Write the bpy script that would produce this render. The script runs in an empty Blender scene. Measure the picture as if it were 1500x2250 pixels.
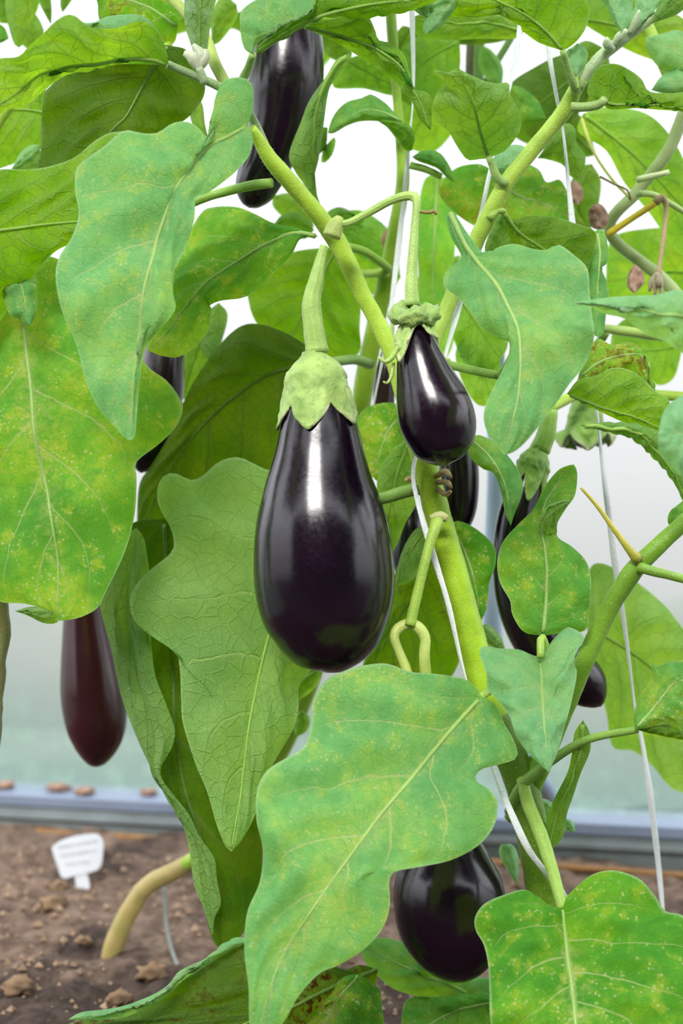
import bpy, bmesh, math, random
import numpy as np
from mathutils import Vector, Matrix, noise

random.seed(7)
rng = np.random.default_rng(7)
S = bpy.context.scene
C = S.collection

# ------------------------------------------------------------------ camera, sky, sun, exposure
CAM_Z = 0.385
F_PX = 3125.0
cd = bpy.data.cameras.new('camera')
cam = bpy.data.objects.new('camera', cd); C.objects.link(cam)
cam.location = (0, 0, CAM_Z); cam.rotation_euler = (math.pi/2, 0, 0)
cd.sensor_fit = 'VERTICAL'; cd.sensor_height = 36.0; cd.sensor_width = 24.0
cd.lens = 50.0; cd.clip_start = 0.01; cd.clip_end = 200
cd.dof.use_dof = True; cd.dof.focus_distance = 0.89; cd.dof.aperture_fstop = 5.6
S.camera = cam

W = bpy.data.worlds.new('overcast_sky'); S.world = W; W.use_nodes = True
wn = W.node_tree; wn.nodes.clear()
w_out = wn.nodes.new('ShaderNodeOutputWorld'); w_bg = wn.nodes.new('ShaderNodeBackground')
w_tc = wn.nodes.new('ShaderNodeTexCoord'); w_sep = wn.nodes.new('ShaderNodeSeparateXYZ')
w_r = wn.nodes.new('ShaderNodeValToRGB')
w_map = wn.nodes.new('ShaderNodeMapRange'); w_map.inputs[1].default_value = -1; w_map.inputs[2].default_value = 1
wn.links.new(w_tc.outputs['Generated'], w_sep.inputs[0]); wn.links.new(w_sep.outputs[2], w_map.inputs[0])
wn.links.new(w_map.outputs[0], w_r.inputs[0]); wn.links.new(w_r.outputs[0], w_bg.inputs[0]); wn.links.new(w_bg.outputs[0], w_out.inputs[0])
els = w_r.color_ramp.elements
els[0].position = 0.0; els[0].color = (0.08, 0.09, 0.06, 1)
els[1].position = 1.0; els[1].color = (1.30, 1.36, 1.44, 1)
e = els.new(0.42); e.color = (0.15, 0.19, 0.15, 1)
e = els.new(0.49); e.color = (0.34, 0.37, 0.36, 1)
e = els.new(0.55); e.color = (0.62, 0.63, 0.65, 1)
e = els.new(0.64); e.color = (1.0, 1.04, 1.10, 1)
w_bg.inputs[1].default_value = 1.5

sl = bpy.data.lights.new('sun', 'SUN'); sl.energy = 3.7; sl.angle = math.radians(24); sl.color = (1.0, 0.97, 0.92)
sun = bpy.data.objects.new('sun', sl); C.objects.link(sun)
_sd = Vector((-0.17, -0.78, 0.60)).normalized()
sun.rotation_euler = _sd.to_track_quat('Z', 'Y').to_euler()

S.view_settings.view_transform = 'Standard'; S.view_settings.look = 'None'
S.view_settings.gamma = 1.0; S.view_settings.use_curve_mapping = False
S.view_settings.exposure = 1.12
S.cycles.max_bounces = 10; S.cycles.transmission_bounces = 8; S.cycles.transparent_max_bounces = 12
S.cycles.sample_clamp_indirect = 6.0

# ------------------------------------------------------------------ helpers
def P(x, y, d):
    """a point of the place: d metres from the camera plane, at the sight line of the photo's (x, y)"""
    return ((x-750.0)/F_PX*d, d, CAM_Z+(1125.0-y)/F_PX*d)

def tag(o, label=None, cat=None, group=None, kind=None):
    if label: o['label'] = label
    if cat: o['category'] = cat
    if group: o['group'] = group
    if kind: o['kind'] = kind
    return o

def empty(name, loc):
    o = bpy.data.objects.new(name, None); C.objects.link(o); o.location = loc
    o.empty_display_size = 0.02
    return o

def mesh_obj(name, verts, faces, mat, parent=None, smooth=True, uvs=None):
    me = bpy.data.meshes.new(name)
    me.from_pydata([tuple(map(float, v)) for v in verts], [], faces)
    if uvs is not None:
        uvl = me.uv_layers.new(name='UVMap')
        li = np.empty(len(me.loops), dtype=np.int32); me.loops.foreach_get('vertex_index', li)
        uvl.data.foreach_set('uv', np.asarray(uvs, dtype=np.float32)[li].ravel())
    if smooth:
        me.polygons.foreach_set('use_smooth', [True]*len(me.polygons))
    me.materials.append(mat); me.update()
    o = bpy.data.objects.new(name, me); C.objects.link(o)
    if parent is not None: attach(o, parent)
    return o

def world_loc(o):
    l = Vector(o.location)
    if o.parent is not None and o.type == 'EMPTY': l = l + world_loc(o.parent)
    return l

def attach(o, parent):
    o.parent = parent
    if parent.type == 'EMPTY':
        o.matrix_parent_inverse = Matrix.Translation(-Vector(parent.location))

def pts(s):
    if not isinstance(s, str): return np.array(s, dtype=float)
    return np.array([[float(v) for v in p.split(',')] for p in s.split()], dtype=float)

def cr(p, n, dense=14):
    """n points at equal arc length on the Catmull-Rom curve through p"""
    p = np.asarray(p, dtype=float)
    if len(p) < 2: return np.repeat(p, n, 0)
    q = np.vstack([2*p[0]-p[1], p, 2*p[-1]-p[-2]])
    t = np.linspace(0, 1, dense, endpoint=False)[:, None]
    out = []
    for i in range(1, len(q)-2):
        a, b, c, d = q[i-1], q[i], q[i+1], q[i+2]
        out.append(0.5*((2*b)+(c-a)*t+(2*a-5*b+4*c-d)*t**2+(3*b-a-3*c+d)*t**3))
    out.append(q[-2][None]); g = np.vstack(out)
    L = np.concatenate([[0], np.cumsum(np.linalg.norm(np.diff(g[:, :2], axis=0), axis=1))])
    s = np.linspace(0, L[-1], n)
    return np.stack([np.interp(s, L, g[:, k]) for k in range(g.shape[1])], axis=1)

# ------------------------------------------------------------------ node helper
class NT:
    def __init__(s, name):
        s.m = bpy.data.materials.new(name); s.m.use_nodes = True
        s.t = s.m.node_tree; s.t.nodes.clear()
        s.out = s.t.nodes.new('ShaderNodeOutputMaterial')
    def n(s, kind, **kw):
        nd = s.t.nodes.new('ShaderNode'+kind)
        for k, v in kw.items(): setattr(nd, k, v)
        return nd
    def put(s, sock, v):
        if v is None: return
        if isinstance(v, (int, float)): 
            try: sock.default_value = v
            except TypeError: sock.default_value = (v, v, v)
        elif isinstance(v, (tuple, list)):
            sock.default_value = tuple(v)+((1,) if len(v) == 3 and len(sock.default_value) == 4 else ())
        else: s.t.links.new(v, sock)
    def math(s, op, a, b=None, c=None, clamp=False):
        nd = s.n('Math', operation=op, use_clamp=clamp)
        for i, v in enumerate((a, b, c)): s.put(nd.inputs[i], v)
        return nd.outputs[0]
    def mix(s, f, a, b, blend='MIX'):
        nd = s.n('Mix', data_type='RGBA', blend_type=blend)
        s.put(nd.inputs[0], f); s.put(nd.inputs[6], a); s.put(nd.inputs[7], b)
        return nd.outputs[2]
    def rng(s, v, a, b, c=0.0, d=1.0, smooth=True):
        nd = s.n('MapRange', interpolation_type='SMOOTHSTEP' if smooth else 'LINEAR')
        for i, x in enumerate((v, a, b, c, d)): s.put(nd.inputs[i], x)
        return nd.outputs[0]
    def noise(s, vec, scale, detail=3, rough=0.55):
        nd = s.n('TexNoise'); s.put(nd.inputs['Vector'], vec); nd.inputs['Scale'].default_value = scale
        nd.inputs['Detail'].default_value = detail; nd.inputs['Roughness'].default_value = rough
        return nd.outputs['Fac']
    def attr(s, name, col=False):
        nd = s.n('Attribute', attribute_type='OBJECT', attribute_name=name)
        return nd.outputs['Color' if col else 'Fac']
    def obj(s):
        return s.n('TexCoord').outputs['Object']
    def bump(s, h, strength, dist=0.001):
        nd = s.n('Bump'); nd.inputs['Strength'].default_value = strength; nd.inputs['Distance'].default_value = dist
        s.put(nd.inputs['Height'], h); return nd.outputs[0]
    def pbr(s, col, rough=0.5, spec=0.5, normal=None, **kw):
        nd = s.n('BsdfPrincipled'); s.put(nd.inputs['Base Color'], col); s.put(nd.inputs['Roughness'], rough)
        s.put(nd.inputs['Specular IOR Level'], spec)
        if normal is not None: s.put(nd.inputs['Normal'], normal)
        for k, v in kw.items(): s.put(nd.inputs[k.replace('_', ' ')], v)
        return nd.outputs[0]
    def mixs(s, f, a, b):
        nd = s.n('MixShader'); s.put(nd.inputs[0], f); s.put(nd.inputs[1], a); s.put(nd.inputs[2], b); return nd.outputs[0]
    def done(s, sh):
        s.t.links.new(sh, s.out.inputs['Surface']); return s.m

NV = 6.0       # side veins per leaf half
SW = 0.32      # how far they lean towards the tip

def leaf_material():
    g = NT('leaf')
    uv = g.n('UVMap').outputs[0]; ob = g.obj()
    sp = g.n('SeparateXYZ'); g.put(sp.inputs[0], uv); x, y = sp.outputs[0], sp.outputs[1]
    s2 = g.math('SUBTRACT', g.math('MULTIPLY', x, 2.0), 1.0)
    ux = g.math('ABSOLUTE', s2)
    off = g.math('MULTIPLY', g.math('GREATER_THAN', s2, 0.0), 0.5)
    nz = g.noise(ob, 40, 2)
    vv = g.math('ADD', g.math('SUBTRACT', g.math('MULTIPLY', y, NV), g.math('MULTIPLY', ux, NV*SW)), off)
    vv = g.math('ADD', vv, g.math('MULTIPLY', g.math('SUBTRACT', nz, 0.5), 0.30))
    fr = g.math('ABSOLUTE', g.math('SUBTRACT', g.math('FRACT', vv), 0.5))
    wv = g.math('MULTIPLY', g.math('SUBTRACT', 1.12, ux), 0.045)
    vein = g.math('SUBTRACT', 1.0, g.rng(fr, 0.0, wv))
    vein = g.math('MULTIPLY', vein, g.rng(ux, 0.98, 0.7))
    wm = g.math('ADD', g.math('MULTIPLY', g.math('SUBTRACT', 1.0, y), 0.035), 0.014)
    mid = g.math('SUBTRACT', 1.0, g.rng(ux, 0.0, wm))
    halo = g.math('SUBTRACT', 1.0, g.rng(ux, 0.0, 0.22))
    vo = g.n('TexVoronoi', feature='DISTANCE_TO_EDGE'); g.put(vo.inputs['Vector'], ob); vo.inputs['Scale'].default_value = 95
    ter = g.math('SUBTRACT', 1.0, g.rng(vo.outputs['Distance'], 0.0, 0.075))
    vo2 = g.n('TexVoronoi', feature='DISTANCE_TO_EDGE'); g.put(vo2.inputs['Vector'], ob); vo2.inputs['Scale'].default_value = 330
    ter2 = g.math('SUBTRACT', 1.0, g.rng(vo2.outputs['Distance'], 0.0, 0.12))
    V = g.math('MAXIMUM', vein, mid)
    n1 = g.noise(ob, 22, 4); n4 = g.noise(ob, 75, 4, 0.6); n2 = g.noise(ob, 170, 4, 0.65); n3 = g.noise(ob, 700, 2)
    gl, ye, br, dk = g.attr('glaucous'), g.attr('yellowing'), g.attr('browning'), g.attr('depth_of_green')  # last one scales each leaf's colour, shade and backlight painted in
    # upper face
    up = g.mix(g.rng(n1, 0.35, 0.68), (0.055, 0.290, 0.014), (0.130, 0.420, 0.016))
    up = g.mix(g.math('MULTIPLY', gl, g.rng(n2, 0.15, 0.8, 0.65, 1.0)), up, (0.29, 0.58, 0.32))
    patch = g.math('MULTIPLY', g.math('MAXIMUM', g.rng(n1, 0.46, 0.70), g.rng(n4, 0.50, 0.66)), g.rng(n2, 0.34, 0.58))
    up = g.mix(g.math('MULTIPLY', g.rng(n4, 0.50, 0.36), 0.45), up, g.mix(gl, (0.030, 0.190, 0.016), (0.150, 0.440, 0.200)))
    up = g.mix(g.math('MULTIPLY', patch, ye), up, (0.46, 0.56, 0.05))
    vd = g.n('TexVoronoi'); g.put(vd.inputs['Vector'], ob); vd.inputs['Scale'].default_value = 300
    dots = g.math('MULTIPLY', g.math('SUBTRACT', 1.0, g.rng(vd.outputs['Distance'], 0.14, 0.34)), g.rng(n4, 0.44, 0.58))
    up = g.mix(g.math('MULTIPLY', dots, ye), up, (0.70, 0.68, 0.36))
    up = g.mix(g.math('MULTIPLY', g.math('MULTIPLY', halo, g.rng(n2, 0.42, 0.66)), g.math('MULTIPLY', ye, 0.8)), up, (0.52, 0.50, 0.20))
    up = g.mix(g.math('MULTIPLY', ter, 0.03), up, (0.04, 0.20, 0.01))
    up = g.mix(g.math('MULTIPLY', V, 0.70), up, (0.56, 0.62, 0.26))
    # lower face
    lo = g.mix(g.rng(n1, 0.3, 0.7), (0.135, 0.300, 0.024), (0.230, 0.420, 0.055))
    lo = g.mix(g.math('MULTIPLY', gl, 0.8), lo, (0.40, 0.56, 0.38))
    lo = g.mix(g.math('MULTIPLY', ter, 0.45), lo, (0.30, 0.50, 0.13))
    lo = g.mix(g.math('MULTIPLY', ter2, 0.12), lo, (0.07, 0.16, 0.02))
    lo = g.mix(g.math('MULTIPLY', V, 0.9), lo, (0.40, 0.60, 0.17))
    # light coming through
    tr = g.mix(g.rng(n1, 0.3, 0.7), (0.210, 0.480, 0.001), (0.370, 0.640, 0.002))
    tr = g.mix(g.math('MULTIPLY', gl, 0.45), tr, (0.34, 0.54, 0.20))
    tr = g.mix(g.math('MULTIPLY', patch, g.math('MULTIPLY', ye, 0.7)), tr, (0.60, 0.60, 0.02))
    tr = g.mix(g.math('MULTIPLY', g.math('MAXIMUM', V, g.math('MULTIPLY', ter, 0.45)), 0.45), tr, (0.10, 0.20, 0.01))
    spot = g.math('MULTIPLY', g.math('MULTIPLY', g.rng(n1, 0.46, 0.62), g.rng(n2, 0.47, 0.60)), br)
    back = g.n('NewGeometry').outputs['Backfacing']
    col = g.mix(back, up, lo)
    col = g.mix(spot, col, (0.17, 0.070, 0.012)); tr = g.mix(spot, tr, (0.16, 0.06, 0.004))
    rim = g.rng(ux, 0.962, 0.992)
    col = g.mix(g.math('MULTIPLY', rim, 0.5), col, (0.42, 0.60, 0.34))
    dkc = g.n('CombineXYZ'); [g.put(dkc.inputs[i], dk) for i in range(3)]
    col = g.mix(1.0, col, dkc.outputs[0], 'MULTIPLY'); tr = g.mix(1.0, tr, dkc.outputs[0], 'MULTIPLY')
    h = g.math('ADD', g.math('MULTIPLY', V, g.math('SUBTRACT', g.math('MULTIPLY', back, 1.1), 0.20)), g.math('MULTIPLY', ter, g.math('SUBTRACT', g.math('MULTIPLY', back, 0.60), 0.12)))
    h = g.math('ADD', h, g.math('ADD', g.math('MULTIPLY', ter2, -0.16), g.math('MULTIPLY', n3, 0.25)))
    nrm = g.bump(h, 0.85, 0.0012)
    a = g.pbr(col, 0.55, g.math('ADD', 0.10, g.math('MULTIPLY', gl, 0.15)), nrm, Sheen_Weight=g.math('MULTIPLY', gl, 0.15), Sheen_Roughness=0.4)
    t = g.n('BsdfTranslucent'); g.put(t.inputs['Color'], tr); g.put(t.inputs['Normal'], nrm)
    return g.done(g.mixs(0.50, a, t.outputs[0]))

def stem_material():
    g = NT('stem'); ob = g.obj(); tint = g.attr('tint', True)
    n1 = g.noise(ob, 60, 3); n2 = g.noise(ob, 900, 2)
    c = g.mix(g.rng(n1, 0.3, 0.7), g.mix(0.30, tint, (0.08, 0.20, 0.005)), tint)
    c = g.mix(g.rng(n2, 0.55, 0.75, 0, 0.25), c, (0.7, 0.78, 0.5))
    nrm = g.bump(g.math('ADD', n2, g.math('MULTIPLY', n1, 0.6)), 0.5, 0.0008)
    return g.done(g.pbr(c, 0.42, 0.4, nrm, Subsurface_Weight=0.25, Subsurface_Radius=(0.004, 0.006, 0.001), Subsurface_Scale=1.0,
                        Sheen_Weight=0.12, Sheen_Roughness=0.35))

def fruit_material():
    g = NT('aubergine_skin'); ob = g.obj(); red = g.attr('redness')
    n1 = g.noise(ob, 14, 3); n2 = g.noise(ob, 350, 3); n3 = g.noise(ob, 1400, 1)
    c = g.mix(g.rng(n1, 0.35, 0.7), (0.0030, 0.0008, 0.0045), (0.0100, 0.0014, 0.0100))
    c = g.mix(red, c, (0.045, 0.008, 0.012))
    c = g.mix(g.rng(n3, 0.84, 0.88, 0, 0.4), c, (0.35, 0.33, 0.3))
    r = g.rng(n2, 0.3, 0.8, 0.17, 0.25)
    nrm = g.bump(n2, 0.06, 0.0006)
    return g.done(g.pbr(c, r, 0.5, nrm))

def calyx_material():
    g = NT('calyx_skin'); ob = g.obj(); tint = g.attr('tint', True)
    uv = g.n('SeparateXYZ'); g.put(uv.inputs[0], g.n('UVMap').outputs[0])
    n1 = g.noise(ob, 70, 4); n2 = g.noise(ob, 260, 3); n3 = g.noise(ob, 1100, 2)
    c = g.mix(g.rng(n1, 0.3, 0.7), g.mix(0.5, tint, (0.10, 0.22, 0.03)), tint)
    c = g.mix(g.rng(n2, 0.52, 0.68, 0, 0.5), c, (0.13, 0.30, 0.05))
    edge = g.math('MULTIPLY', g.rng(uv.outputs[1], 0.86, 1.0), g.rng(n1, 0.4, 0.7, 0, 0.6))
    c = g.mix(edge, c, (0.60, 0.52, 0.42))
    tip = g.math('MULTIPLY', g.rng(uv.outputs[1], 0.95, 1.0), g.rng(n2, 0.54, 0.66, 0, 0.7))
    c = g.mix(tip, c, (0.16, 0.07, 0.03))
    h = g.math('ADD', g.math('MULTIPLY', n2, 0.8), g.math('MULTIPLY', n3, 0.3))
    nrm = g.bump(h, 0.7, 0.0016)
    return g.done(g.pbr(c, 0.5, 0.35, nrm, Sheen_Weight=0.25))

def simple(name, col, rough=0.6, var=None, scale=60, spec=0.4, bump=0.0, bscale=200, transl=0.0, tcol=None):
    g = NT(name); ob = g.obj(); c = col
    if var is not None: c = g.mix(g.rng(g.noise(ob, scale, 4), 0.3, 0.7), col, var)
    nrm = g.bump(g.noise(ob, bscale, 4), bump, 0.002) if bump else None
    sh = g.pbr(c, rough, spec, nrm)
    if transl:
        t = g.n('BsdfTranslucent'); g.put(t.inputs['Color'], tcol or c); sh = g.mixs(transl, sh, t.outputs[0])
    return g.done(sh)

M_LEAF = leaf_material(); M_STEM = stem_material(); M_FRUIT = fruit_material(); M_CALYX = calyx_material()
M_STRING = simple('twine', (0.93, 0.94, 0.97), 0.45, (0.82, 0.85, 0.90), 500, 0.4, 0.5, 900, 0.25, (0.9, 0.92, 0.95))
M_DRY = simple('dried_tissue', (0.24, 0.13, 0.09), 0.8, (0.38, 0.25, 0.19), 180, 0.2, 0.6, 400)
M_RAIL = simple('pale_metal', (0.19, 0.23, 0.33), 0.4, (0.16, 0.19, 0.26), 12, 0.5, 0.1, 60)
M_RAIL_DARK = simple('grey_metal', (0.20, 0.23, 0.24), 0.5, (0.13, 0.15, 0.15), 14, 0.4, 0.2, 90)
M_FUZZ = simple('plant_hair', (0.72, 0.80, 0.52), 0.6, transl=0.4)
M_TAG = simple('white_plastic', (0.42, 0.43, 0.48), 0.4, (0.39, 0.40, 0.45), 30)
M_INK = simple('grey_ink', (0.25, 0.29, 0.34), 0.6)
M_WOOD = simple('orange_wood', (0.30, 0.15, 0.05), 0.7, (0.20, 0.10, 0.04), 40, 0.3, 0.4, 150)
M_PIPE = simple('blue_grey_plastic', (0.36, 0.46, 0.62), 0.3, (0.28, 0.37, 0.52), 20, 0.5)
M_HOSE = simple('grey_hose', (0.22, 0.23, 0.22), 0.5, (0.16, 0.17, 0.16), 40)
M_STONE = simple('tan_clod', (0.24, 0.15, 0.085), 0.9, (0.13, 0.085, 0.055), 60, 0.2, 0.6, 150)
M_BLOCKER = simple('blocker_green', (0.02, 0.055, 0.015), 0.8, (0.04, 0.09, 0.03), 9, 0.1, 0.5, 20)

# ------------------------------------------------------------------ geometry builders
def tube_rings(p3, r, seg=14, flat=1.0, twist=0.0, lump=0.0, lscale=300, ridge=0.0):
    p3 = np.asarray(p3); n = len(p3)
    tg = np.gradient(p3, axis=0); tg /= np.linalg.norm(tg, axis=1)[:, None]+1e-12
    up = np.array([0.0, 1.0, 0.0])
    a = np.cross(tg[0], up)
    if np.linalg.norm(a) < 1e-3: a = np.array([1.0, 0, 0])
    verts = []
    th = np.linspace(0, 2*np.pi, seg, endpoint=False)
    for i in range(n):
        a = a-tg[i]*np.dot(a, tg[i]); a /= np.linalg.norm(a)+1e-12
        b = np.cross(tg[i], a)
        ph = twist*i
        ca, sa = math.cos(ph), math.sin(ph)
        A, B = a*ca+b*sa, -a*sa+b*ca
        ring = p3[i]+r[i]*(1+ridge*np.cos(8*th))[:, None]*(np.cos(th)[:, None]*A+flat*np.sin(th)[:, None]*B)
        if lump:
            ring = np.array([q+(q-p3[i])*lump*noise.noise(Vector(q*lscale)) for q in ring])
        verts.append(ring)
    return np.array(verts)

def rings_mesh(R, cap=True):
    n, s = R.shape[:2]; verts = R.reshape(-1, 3).tolist(); faces = []
    for i in range(n-1):
        for j in range(s):
            k = (j+1) % s
            faces.append((i*s+j, i*s+k, (i+1)*s+k, (i+1)*s+j))
    if cap:
        for i, rev in ((0, True), (n-1, False)):
            verts.append(R[i].mean(0).tolist()); c = len(verts)-1
            for j in range(s):
                k = (j+1) % s
                faces.append((i*s+k, i*s+j, c) if rev else (i*s+j, i*s+k, c))
    return verts, faces

def path3(spec, d=None, n=None):
    """spec: points 'x,y,r[,d]' with r in photo pixels at that distance; d: distances spread along it"""
    p = pts(spec)
    if p.shape[1] == 3:
        dd = np.interp(np.linspace(0, 1, len(p)), np.linspace(0, 1, len(d)), d) if isinstance(d, (tuple, list)) else np.full(len(p), d)
        p = np.column_stack([p, dd])
    L = np.linalg.norm(np.diff(p[:, :2], axis=0), axis=1).sum()
    n = n or int(min(90, max(6, L/9)))
    q = cr(p, n)
    p3 = np.array([P(x, y, z) for x, y, _, z in q]); r = np.maximum(q[:, 2], 0.3)*q[:, 3]/F_PX
    return p3, r

STEM = (0.34, 0.50, 0.045)
def tube(name, spec, d, parent, mat=None, tint=STEM, seg=14, label=None, lump=0.06, flat=1.0, twist=0.0, n=None, fuzz=0, ridge=0.0):
    p3, r = path3(spec, d, n)
    v, f = rings_mesh(tube_rings(p3, r, seg, flat, twist, lump, 120, ridge))
    o = mesh_obj(name, v, f, mat or M_STEM, parent)
    o['tint'] = list(tint)
    if label: o['label'] = label
    if fuzz:
        Rg = random.Random(len(C.objects)); hv, hf = [], []
        R3 = tube_rings(p3, r, 12, flat, twist)
        for k in range(fuzz):
            i = Rg.randrange(1, len(p3)-1); j = Rg.randrange(12); w = Rg.random()
            b = R3[i, j]*(1-w)+R3[i+1 if i+1 < len(p3) else i, (j+1) % 12]*w; nrm = b-p3[i]; nrm = nrm/(np.linalg.norm(nrm)+1e-9)
            b = p3[i]+(b-p3[i])*0.98
            tdir = np.array([Rg.uniform(-1, 1) for _ in range(3)]); sd = np.cross(nrm, tdir); sd /= np.linalg.norm(sd)+1e-9
            tipp = b+nrm*Rg.uniform(0.0008, 0.0018)+tdir*0.0004
            q = len(hv); up_ = np.cross(sd, nrm)
            hv += [b+sd*0.00013, b-sd*0.00013, b+up_*0.00013, tipp]; hf += [(q, q+1, q+3), (q+1, q+2, q+3), (q+2, q, q+3)]
        fz = mesh_obj('fuzz', hv, hf, M_FUZZ, o, False); fz['kind'] = 'stuff'; fz['label'] = 'short pale hairs'
    return o

def leaf(plant, face, mid, A, B, d, dl=0.010, dr=0.010, bulge=0.005, ruf=0.003, gl=0.15, ye=0.25, br=0.0, dk=1.0,
         name='leaf', label=None, rd=None, pet=None, petd=None, pett=None, rib=True, seed=None, wav=0.007, tilt=None, mat=None):
    """a leaf blade lofted across rails that run from its base to its tip: edge A, (folds), midrib, edge B.
    face: which face looks at the photographer, 'top' or 'under'."""
    R = random.Random(seed if seed is not None else len(C.objects))
    m = pts(mid)
    As = [A] if isinstance(A, str) else list(A)
    Bs = [B] if isinstance(B, str) else list(B)
    lens = [np.linalg.norm(np.diff(m[:, :2], axis=0), axis=1).sum()]
    railA = [np.vstack([m[0, :2], pts(a)[:, :2], m[-1, :2]]) for a in As]
    railB = [np.vstack([m[0, :2], pts(b)[:, :2], m[-1, :2]]) for b in Bs]
    for r_ in railA+railB: lens.append(np.linalg.norm(np.diff(r_, axis=0), axis=1).sum())
    n = int(min(84, max(12, max(lens)/10)))
    t = np.linspace(0, 1, n)
    Mx = cr(m[:, :2], n)
    dd = d if isinstance(d, (tuple, list)) else (d, d, d)
    Dm = np.interp(t, np.linspace(0, 1, len(dd)), dd)
    Dm = Dm+np.zeros(n)
    k = max(1, n//8); ker = np.ones(2*k+1)/(2*k+1)
    Dm = np.convolve(np.pad(Dm, k, mode='edge'), ker, mode='valid')
    win = np.sin(np.pi*t)**0.7
    def side(rails, de, offs, ph):
        out = [np.column_stack([Mx, Dm])]
        for i, r_ in enumerate(rails):
            e = cr(r_, n)
            f = (i+1)/len(rails)
            off = offs[i] if offs else de*f
            ro = ruf*f*(np.sin(2*np.pi*(3.1*t+ph))+0.6*np.sin(2*np.pi*(6.3*t+2.1*ph)))
            out.append(np.column_stack([e, Dm+(off+ro)*win]))
        return out
    sA = side(railA, dl, rd[0] if rd else None, R.random()); sB = side(railB, dr, rd[1] if rd else None, R.random())
    def cols(rails):
        w = max(np.abs(rails[-1][:, :2]-rails[0][:, :2]).max(), 30)
        if len(rails) > 2: w = sum(np.abs(rails[i+1][:, :2]-rails[i][:, :2]).max() for i in range(len(rails)-1))
        mm = int(min(26, max(4, w/10)))
        res = []
        for j in range(1, mm+1):
            s = j/mm
            if len(rails) == 2:
                c = rails[0]*(1-s)+rails[1]*s
                c = c.copy(); c[:, 2] -= bulge*math.sin(math.pi*s)*win
            else:
                K = len(rails)-1; x = s*K; i = min(int(x), K-1); u = x-i
                a = rails[i-1] if i > 0 else 2*rails[0]-rails[1]
                b, cc = rails[i], rails[i+1]
                e = rails[i+2] if i+2 <= K else 2*rails[K]-rails[K-1]
                c = 0.5*((2*b)+(cc-a)*u+(2*a-5*b+4*cc-e)*u**2+(3*b-a-3*cc+e)*u**3)
                lin = b*(1-u)+cc*u
                c[:, :2] = 0.25*c[:, :2]+0.75*lin[:, :2]
            res.append((s, c))
        return res
    colA, colB = cols(sA), cols(sB)
    seq = [(-s, c) for s, c in reversed(colA)]+[(0.0, sA[0])]+[(s, c) for s, c in colB]
    us = np.array([s for s, _ in seq]); G = np.stack([c for _, c in seq], axis=1)   # n x cols x (x, y, d)
    mc = G.shape[1]
    flat_d = len(dd) < 3 or (max(dd)-min(dd)) < 0.05
    tl_ = tilt if tilt is not None else (0.42 if face == 'under' else (-0.35 if flat_d else 0.0))
    G[..., 2] += tl_*np.clip((G[..., 1]-Mx[:, 1].mean())/F_PX*Dm.mean(), -0.05, 0.05)
    X = np.stack([(G[..., 0]-750)/F_PX*G[..., 2], G[..., 2], CAM_Z+(1125-G[..., 1])/F_PX*G[..., 2]], axis=-1)
    # quilting between the side veins and soft waves, pushed along the surface normal
    du = np.gradient(X, axis=1); dv = np.gradient(X, axis=0)
    N = np.cross(du, dv); N /= np.linalg.norm(N, axis=2)[..., None]+1e-12
    cmid = np.where(us == 0)[0][0]
    facing = 1 if np.median(N[n//4:3*n//4, max(cmid-2, 0):cmid+3, 1]) < 0 else -1     # towards the camera is -y
    Nc = N*facing
    wpx = np.abs(G[..., 0].max()-G[..., 0].min()); size = min(1.0, wpx/300)
    au = np.abs(us)[None, :]; offv = np.where(us > 0, 0.5, 0.0)[None, :]
    ph = NV*t[:, None]-NV*SW*au+offv
    q = -np.cos(2*np.pi*(ph-0.5))*np.sin(np.pi*np.clip(au, 0, 1))**0.8*(win**1.2)[:, None]
    q = q*0.0021*size*(1 if face == 'top' else -1)
    sx, sy = R.random()*9, R.random()*9
    wv = np.array([[noise.noise(Vector((X[i, j, 0]*26+sx, X[i, j, 2]*26+sy, 0.3))) for j in range(mc)] for i in range(n)])
    q = q+wav*wv*win[:, None]*(1-au**6)*size
    X = X+Nc*q[..., None]
    idx = np.arange(n*mc).reshape(n, mc); faces = []
    top = (face == 'top')
    flip = (facing == 1) != top
    for i in range(n-1):
        for j in range(mc-1):
            f = (idx[i, j], idx[i, j+1], idx[i+1, j+1], idx[i+1, j])
            faces.append(tuple(int(v) for v in (f[::-1] if flip else f)))
    uv = np.stack([np.broadcast_to(0.5+0.5*us[None, :], (n, mc)), np.broadcast_to(t[:, None], (n, mc))], axis=-1).reshape(-1, 2)
    o = mesh_obj(name, X.reshape(-1, 3), faces, mat or M_LEAF, plant, True, uv)
    o['glaucous'] = float(gl); o['yellowing'] = float(ye); o['browning'] = float(br); o['depth_of_green'] = float(dk)  # depth_of_green scales the leaf colour, shade and backlight painted in
    if label: o['label'] = label
    if rib and lens[0] > 150:
        sgn = -1 if top else 1          # the rib stands out on the lower face
        c = X[:, cmid]+Nc[:, cmid]*sgn*0.0004
        rr = np.linspace(0.0017, 0.0004, n)*min(1.0, 0.5+lens[0]/900)
        v, f = rings_mesh(tube_rings(c[1:-1], rr[1:-1], 8))
        rb = mesh_obj('midrib', v, f, M_STEM, o); rb['tint'] = [0.26*dk, 0.40*dk, 0.10*dk] if top else [0.24*dk, 0.40*dk, 0.06*dk]
    if pet:
        tube('petiole', pet, petd or (dd[0], dd[0]), o, tint=pett or (0.30, 0.46, 0.07), seg=10)
    return o

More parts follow.
